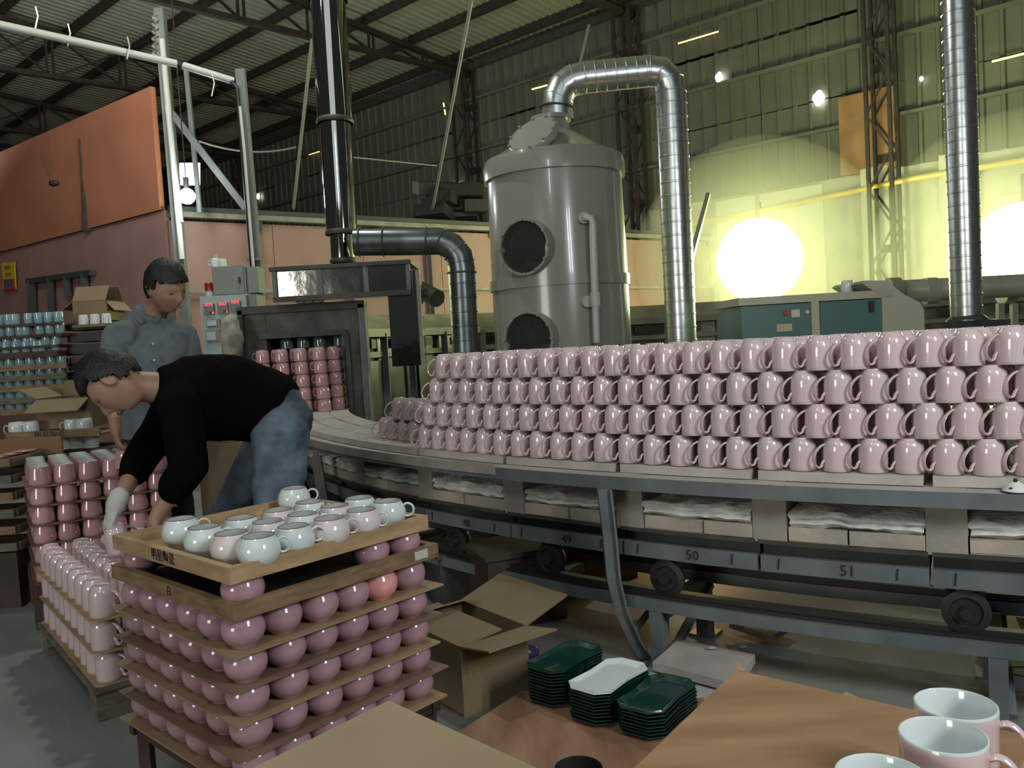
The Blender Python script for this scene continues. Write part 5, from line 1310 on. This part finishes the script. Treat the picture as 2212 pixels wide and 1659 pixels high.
def hand(wrist, d, nrm, thumbside, curl=.5, r=1.0, spread=.12):
    """palm, four unequal curled fingers and a side thumb; d = pointing direction, nrm = back of the hand"""
    d = V(d).normalized(); nrm = V(nrm); nrm = (nrm - d * nrm.dot(d)).normalized(); sd_ = d.cross(nrm) * thumbside
    wrist = V(wrist); mb = MB()
    pc = wrist + d * .048
    join(mb, ellip(pc, sd_, nrm, d, .040 * r, .016 * r, .052, 16, 12))
    limb(mb, [wrist - d * .03, wrist + d * .02], [.027 * r, .027 * r], 12)
    for k, (o_, L_) in enumerate(((.030, .070), (.010, .078), (-.010, .073), (-.029, .058))):
        base = wrist + d * .080 + sd_ * o_; dr_ = (d + sd_ * (o_ * spread * 10)).normalized(); pts = [base]; a = 0
        for seg, f in enumerate((.45, .32, .23)):
            a += curl * (.55 + .35 * seg); v_ = dr_ * cos(a) - nrm * sin(a); pts.append(pts[-1] + v_ * L_ * f)
        limb(mb, pts, [.0098 * r, .0092 * r, .0086 * r, .0075 * r], 10)
    b = wrist + d * .020 + sd_ * .028
    pts = [b, b + (d * .6 + sd_ * .7 - nrm * .3).normalized() * .034, b + (d * .6 + sd_ * .7 - nrm * .3).normalized() * .034 + (d * .8 + sd_ * .15 - nrm * .55).normalized() * .030]
    pts.append(pts[-1] + (d * .8 - sd_ * .25 - nrm * .55).normalized() * .024)
    limb(mb, pts, [.015 * r, .0125 * r, .0108 * r, .0090 * r], 10)
    return mb
def face_parts(T, fr, par):
    rt, fw, up_ = fr
    for s_ in (-1, 1):
        join(MB(), ellip(T(V((s_ * .031, .083, .002))), rt, fw, up_, .013, .006, .0045, 14, 8)).build('eye', M['eyewhite'], par, True)
        MB().tube([T(V((s_ * (.014 + .011 * k), .0945 - .0028 * k * k, .022 + .003 * (1 - abs(k - 1.2)))))for k in range(4)], [.0024, .003, .0028, .0015], 6).build('eyebrow', M['hair'], par)
    MB().tube([T(V((x, .0985 - abs(x) * .32, -.066))) for x in (-.022, -.012, 0, .012, .022)], [.0015, .0035, .004, .0035, .0015], 8).build('lips', M['lip'], par)
def shoe(ank, dirv, par):
    dv = V(dirv).normalized(); s_ = V((0, 0, 1)).cross(dv)
    a = V((ank.x, ank.y, 0)); mb = MB()
    mb.sweep([[a + dv * u + s_ * (w_ * cos(k)) + V((0, 0, max(0.0, h_ * (.5 + .5 * sin(k))))) for k in [2 * pi * j / 14 for j in range(14)]] for u, w_, h_ in ((-.075, .028, .06), (-.05, .038, .085), (0, .042, .10), (.06, .045, .075), (.12, .048, .055), (.16, .04, .045), (.185, .02, .03))])
    return mb

# --- man in black bending over the stacks
mn = thing('person', 'man in black sweater and blue jeans bending over the mug stacks with white glove', 'person', (D(600, 900, 3.35).x, 3.35, 0))
hc = D(249, 826, 3.06)
hmb, HT, hfr = head(hc, (-.86, .02, .50), (-.46, -.14, -.86))
side = (0.05, 1, 0)
sh_n, el_n, wr_n = D(392, 885, 3.00), D(408, 1005, 2.96), D(338, 1118, 2.95)
sh_f, el_f, wr_f = D(372, 885, 3.40), D(300, 1000, 3.28), D(250, 1092, 3.14)
nb = D(345, 838, 3.14)
hipc = D(606, 908, 3.36)
hl, kl = D(606, 935, 3.22), D(600, 1150, 3.16); al_ = V((kl.x + .07, kl.y + .16, .09))
hr_, kr = D(596, 935, 3.50), D(492, 1118, 3.52); ar_ = V((kr.x + .05, kr.y + .22, .09))
spine = [(hipc, .110, .085), (D(560, 878, 3.33), .145, .115), (D(500, 862, 3.28), .165, .135), (D(430, 856, 3.22), .19, .14), (D(390, 852, 3.18), .19, .125), (D(360, 842, 3.15), .12, .085)]
b = MB(); join(b, hmb); loft(b, spine, side)
limb(b, [D(372, 848, 3.16), nb, D(305, 835, 3.1), hc + V((.03, 0, -.01))], [.075, .062, .058, .06])
limb(b, [D(392, 862, 3.08), sh_n, el_n, wr_n], [.055, .056, .042, .027]); limb(b, [D(392, 862, 3.28), sh_f, el_f, wr_f], [.055, .056, .042, .027])
limb(b, [hl + V((-.02, .03, -.02)), kl, al_], [.060, .046, .036]); limb(b, [hr_ + V((-.02, -.03, -.02)), kr, ar_], [.060, .046, .036])
join(b, hand(wr_n, (-.45, .02, -.9), (-.75, -.4, .35), -1, .55))
hd_f = hand(wr_f, (-.42, -.10, -.9), (-.60, -.62, .45), 1, .75, .85, .20)
join(b, hd_f)
body = remesh(b, .0065, 4).build('body', M['skin'], mn, True)
face_parts(HT, hfr, body)
hs_ = hairshell(HT, .52, -.42, .22, .020, 3, 1.2).build('hair', M['hair'], mn, True)
g = MB(); join(g, hand(wr_f, (-.42, -.10, -.9), (-.60, -.62, .45), 1, .75, 1.12, .20)); limb(g, [wr_f - V((-.42, -.10, -.9)).normalized() * .035, wr_f], [.038, .036], 14)
remesh(g, .0045, 3, lambda p: .0012 * noise.noise(p * 60)).build('work_glove', M['glove'], mn, True)
# sweater
sw = MB()
loft(sw, [(D(628, 893, 3.36), .150, .118), (D(600, 890, 3.36), .185, .148), (D(560, 872, 3.33), .185, .152), (D(500, 858, 3.28), .195, .168), (D(430, 858, 3.22), .212, .170), (D(388, 853, 3.18), .205, .145), (D(356, 842, 3.15), .125, .100), (D(334, 838, 3.13), .080, .078)], side)
limb(sw, [D(395, 865, 3.10), sh_n, el_n, el_n.lerp(wr_n, .42)], [.090, .078, .068, .062]); limb(sw, [D(395, 865, 3.26), sh_f, el_f, el_f.lerp(wr_f, .22)], [.095, .080, .066, .058])
def wr_noise(k, f): return lambda p: k * noise.noise(p * f) + k * .5 * noise.noise(p * f * 2.7)
remesh(sw, .009, 5, wr_noise(.008, 9)).build('sweater', M['sweater'], mn, True)
# jeans
jn = MB()
loft(jn, [(D(580, 905, 3.36), .165, .11), (hipc, .180, .140), (D(618, 922, 3.36), .15, .105)], side)
limb(jn, [hipc + V((.0, -.065, .0)), hl, kl, al_ + V((0, 0, .03))], [.118, .112, .085, .070]); limb(jn, [hipc + V((0, .065, 0)), hr_, kr, ar_ + V((0, 0, .03))], [.118, .110, .082, .070])
remesh(jn, .009, 3, lambda p: .009 * noise.noise(p * 11) + .005 * noise.noise(V((p.x * 18, p.y * 18, p.z * 40)))).build('jeans', M['jeans'], mn, True)
pk = hipc + V((.10, -.165, -.04))
shoe(al_, (-.9, -.2, 0), mn).build('shoe', M['shoe'], mn, True); shoe(ar_, (-.9, -.3, 0), mn).build('shoe', M['shoe'], mn, True)
# mug held in the glove
hm = wr_f + V((-.42, -.10, -.9)).normalized() * .095 + V((.045, .0, -.085))
make('upturned_mug', 'pink mug lifted in the white-gloved hand', 'mug', hm, radians(40), TALL, None, (radians(12), radians(-10)))

# --- man in the grey-blue shirt standing behind
mg = thing('person', 'man in grey-blue collared shirt standing behind, looking down at the tumblers', 'person', (D(330, 900, 4.5).x, 4.5, 0))
hc2 = D(358, 622, 4.34)
hmb2, HT2, hfr2 = head(hc2, (.25, -.32, .91), (.78, -.40, -.48), 1.12)
sv = V((.93, .36, 0))
nb2 = D(328, 690, 4.46); ch2 = D(326, 760, 4.46); wa2 = D(328, 850, 4.50); hp2 = D(334, 925, 4.52)
s_a, e_a, w_a = D(252, 728, 4.34), D(240, 850, 4.24), D(250, 925, 3.98)
s_b, e_b, w_b = D(398, 725, 4.54), D(420, 850, 4.50), D(345, 930, 4.12)
b = MB(); join(b, hmb2)
loft(b, [(hp2, .165, .11), (wa2, .15, .105), (ch2, .18, .12), (D(327, 715, 4.46), .185, .10), (nb2, .09, .07)], sv)
limb(b, [nb2, D(340, 660, 4.42), hc2 + V((-.01, .02, -.03))], [.062, .058, .058])
limb(b, [s_a + V((.04, 0, .0)), s_a, e_a, w_a], [.055, .052, .040, .027]); limb(b, [s_b - V((.04, 0, 0)), s_b, e_b, w_b], [.055, .052, .040, .027])
hA = hp2 + V((-.08, -.03, -.05)); hB = hp2 + V((.09, .03, -.05))
kA = V((hA.x - .01, hA.y - .06, .50)); kB2 = V((hB.x + .01, hB.y - .04, .50)); aA = V((kA.x, kA.y + .06, .09)); aB = V((kB2.x, kB2.y + .06, .09))
limb(b, [hA, kA, aA], [.088, .058, .042]); limb(b, [hB, kB2, aB], [.088, .058, .042])
join(b, hand(w_a, (.25, -.35, -.9), (-.8, -.4, .1), 1, .6)); join(b, hand(w_b, (-.3, -.4, -.8), (.6, -.5, .3), -1, .5))
body = remesh(b, .0075, 4).build('body', M['skin'], mg, True)
face_parts(HT2, hfr2, body)
hairshell(HT2, .42, -.42, .06, .018, 11).build('hair', M['hair'], mg, True)
sh = MB()
loft(sh, [(D(334, 945, 4.52), .185, .135), (hp2, .180, .13), (wa2, .180, .135), (ch2, .205, .14), (D(327, 712, 4.46), .20, .115), (D(327, 688, 4.45), .12, .09), (D(332, 672, 4.43), .082, .078)], sv)
limb(sh, [s_a + V((.05, 0, .01)), s_a, e_a, e_a.lerp(w_a, .45)], [.075, .074, .066, .055]); limb(sh, [s_b - V((.05, 0, -.01)), s_b, e_b, e_b.lerp(w_b, .5)], [.075, .074, .066, .055])
remesh(sh, .009, 3, lambda p: .011 * noise.noise(V((p.x * 12, p.y * 12, p.z * 6))) + .005 * noise.noise(p * 24)).build('shirt', M['shirt'], mg, True)
for s_ in (-1, 1):   # collar wings
    c0_ = D(335 + 14 * s_, 700, 4.33 + .02 * s_)
    MB().tube([nb2 + sv * (.075 * s_) + V((0, .03, .055)), nb2 + sv * (.062 * s_) + V((.01, -.06, .030)), nb2 + sv * (.028 * s_) + V((.03, -.108, -.022))], [.016, .020, .012], 8, flat=.45).build('collar', M['shirt'], mg, True)
fc = V((.36, -.93, 0))
for k in range(5):
    pz = ch2 + fc * .152 + V((.02, 0, .04 - .085 * k)); MB().cyl(pz, pz + fc * .006, .006, None, 10).build('button', M['chalk'], mg)
tr_ = MB(); loft(tr_, [(hp2 + V((0, 0, -.02)), .172, .12), (hp2 + V((0, 0, -.12)), .175, .12)], sv)
limb(tr_, [hA, kA, aA + V((0, 0, .02))], [.105, .08, .065]); limb(tr_, [hB, kB2, aB + V((0, 0, .02))], [.105, .08, .065])
remesh(tr_, .011, 3, wr_noise(.006, 10)).build('trousers', M['trousers'], mg, True)
shoe(aA, (.4, -.9, 0), mg).build('shoe', M['shoe'], mg, True); shoe(aB, (.4, -.9, 0), mg).build('shoe', M['shoe'], mg, True)
ht_ = w_a + V((.25, -.35, -.9)).normalized() * .10 + V((.045, -.02, -.045))
make('tumbler', 'pearly pink tumbler held upside down in the standing man\'s hand', 'tumbler', ht_ + V((0, 0, .03)), 0, TUM, None, (radians(172), radians(8)))
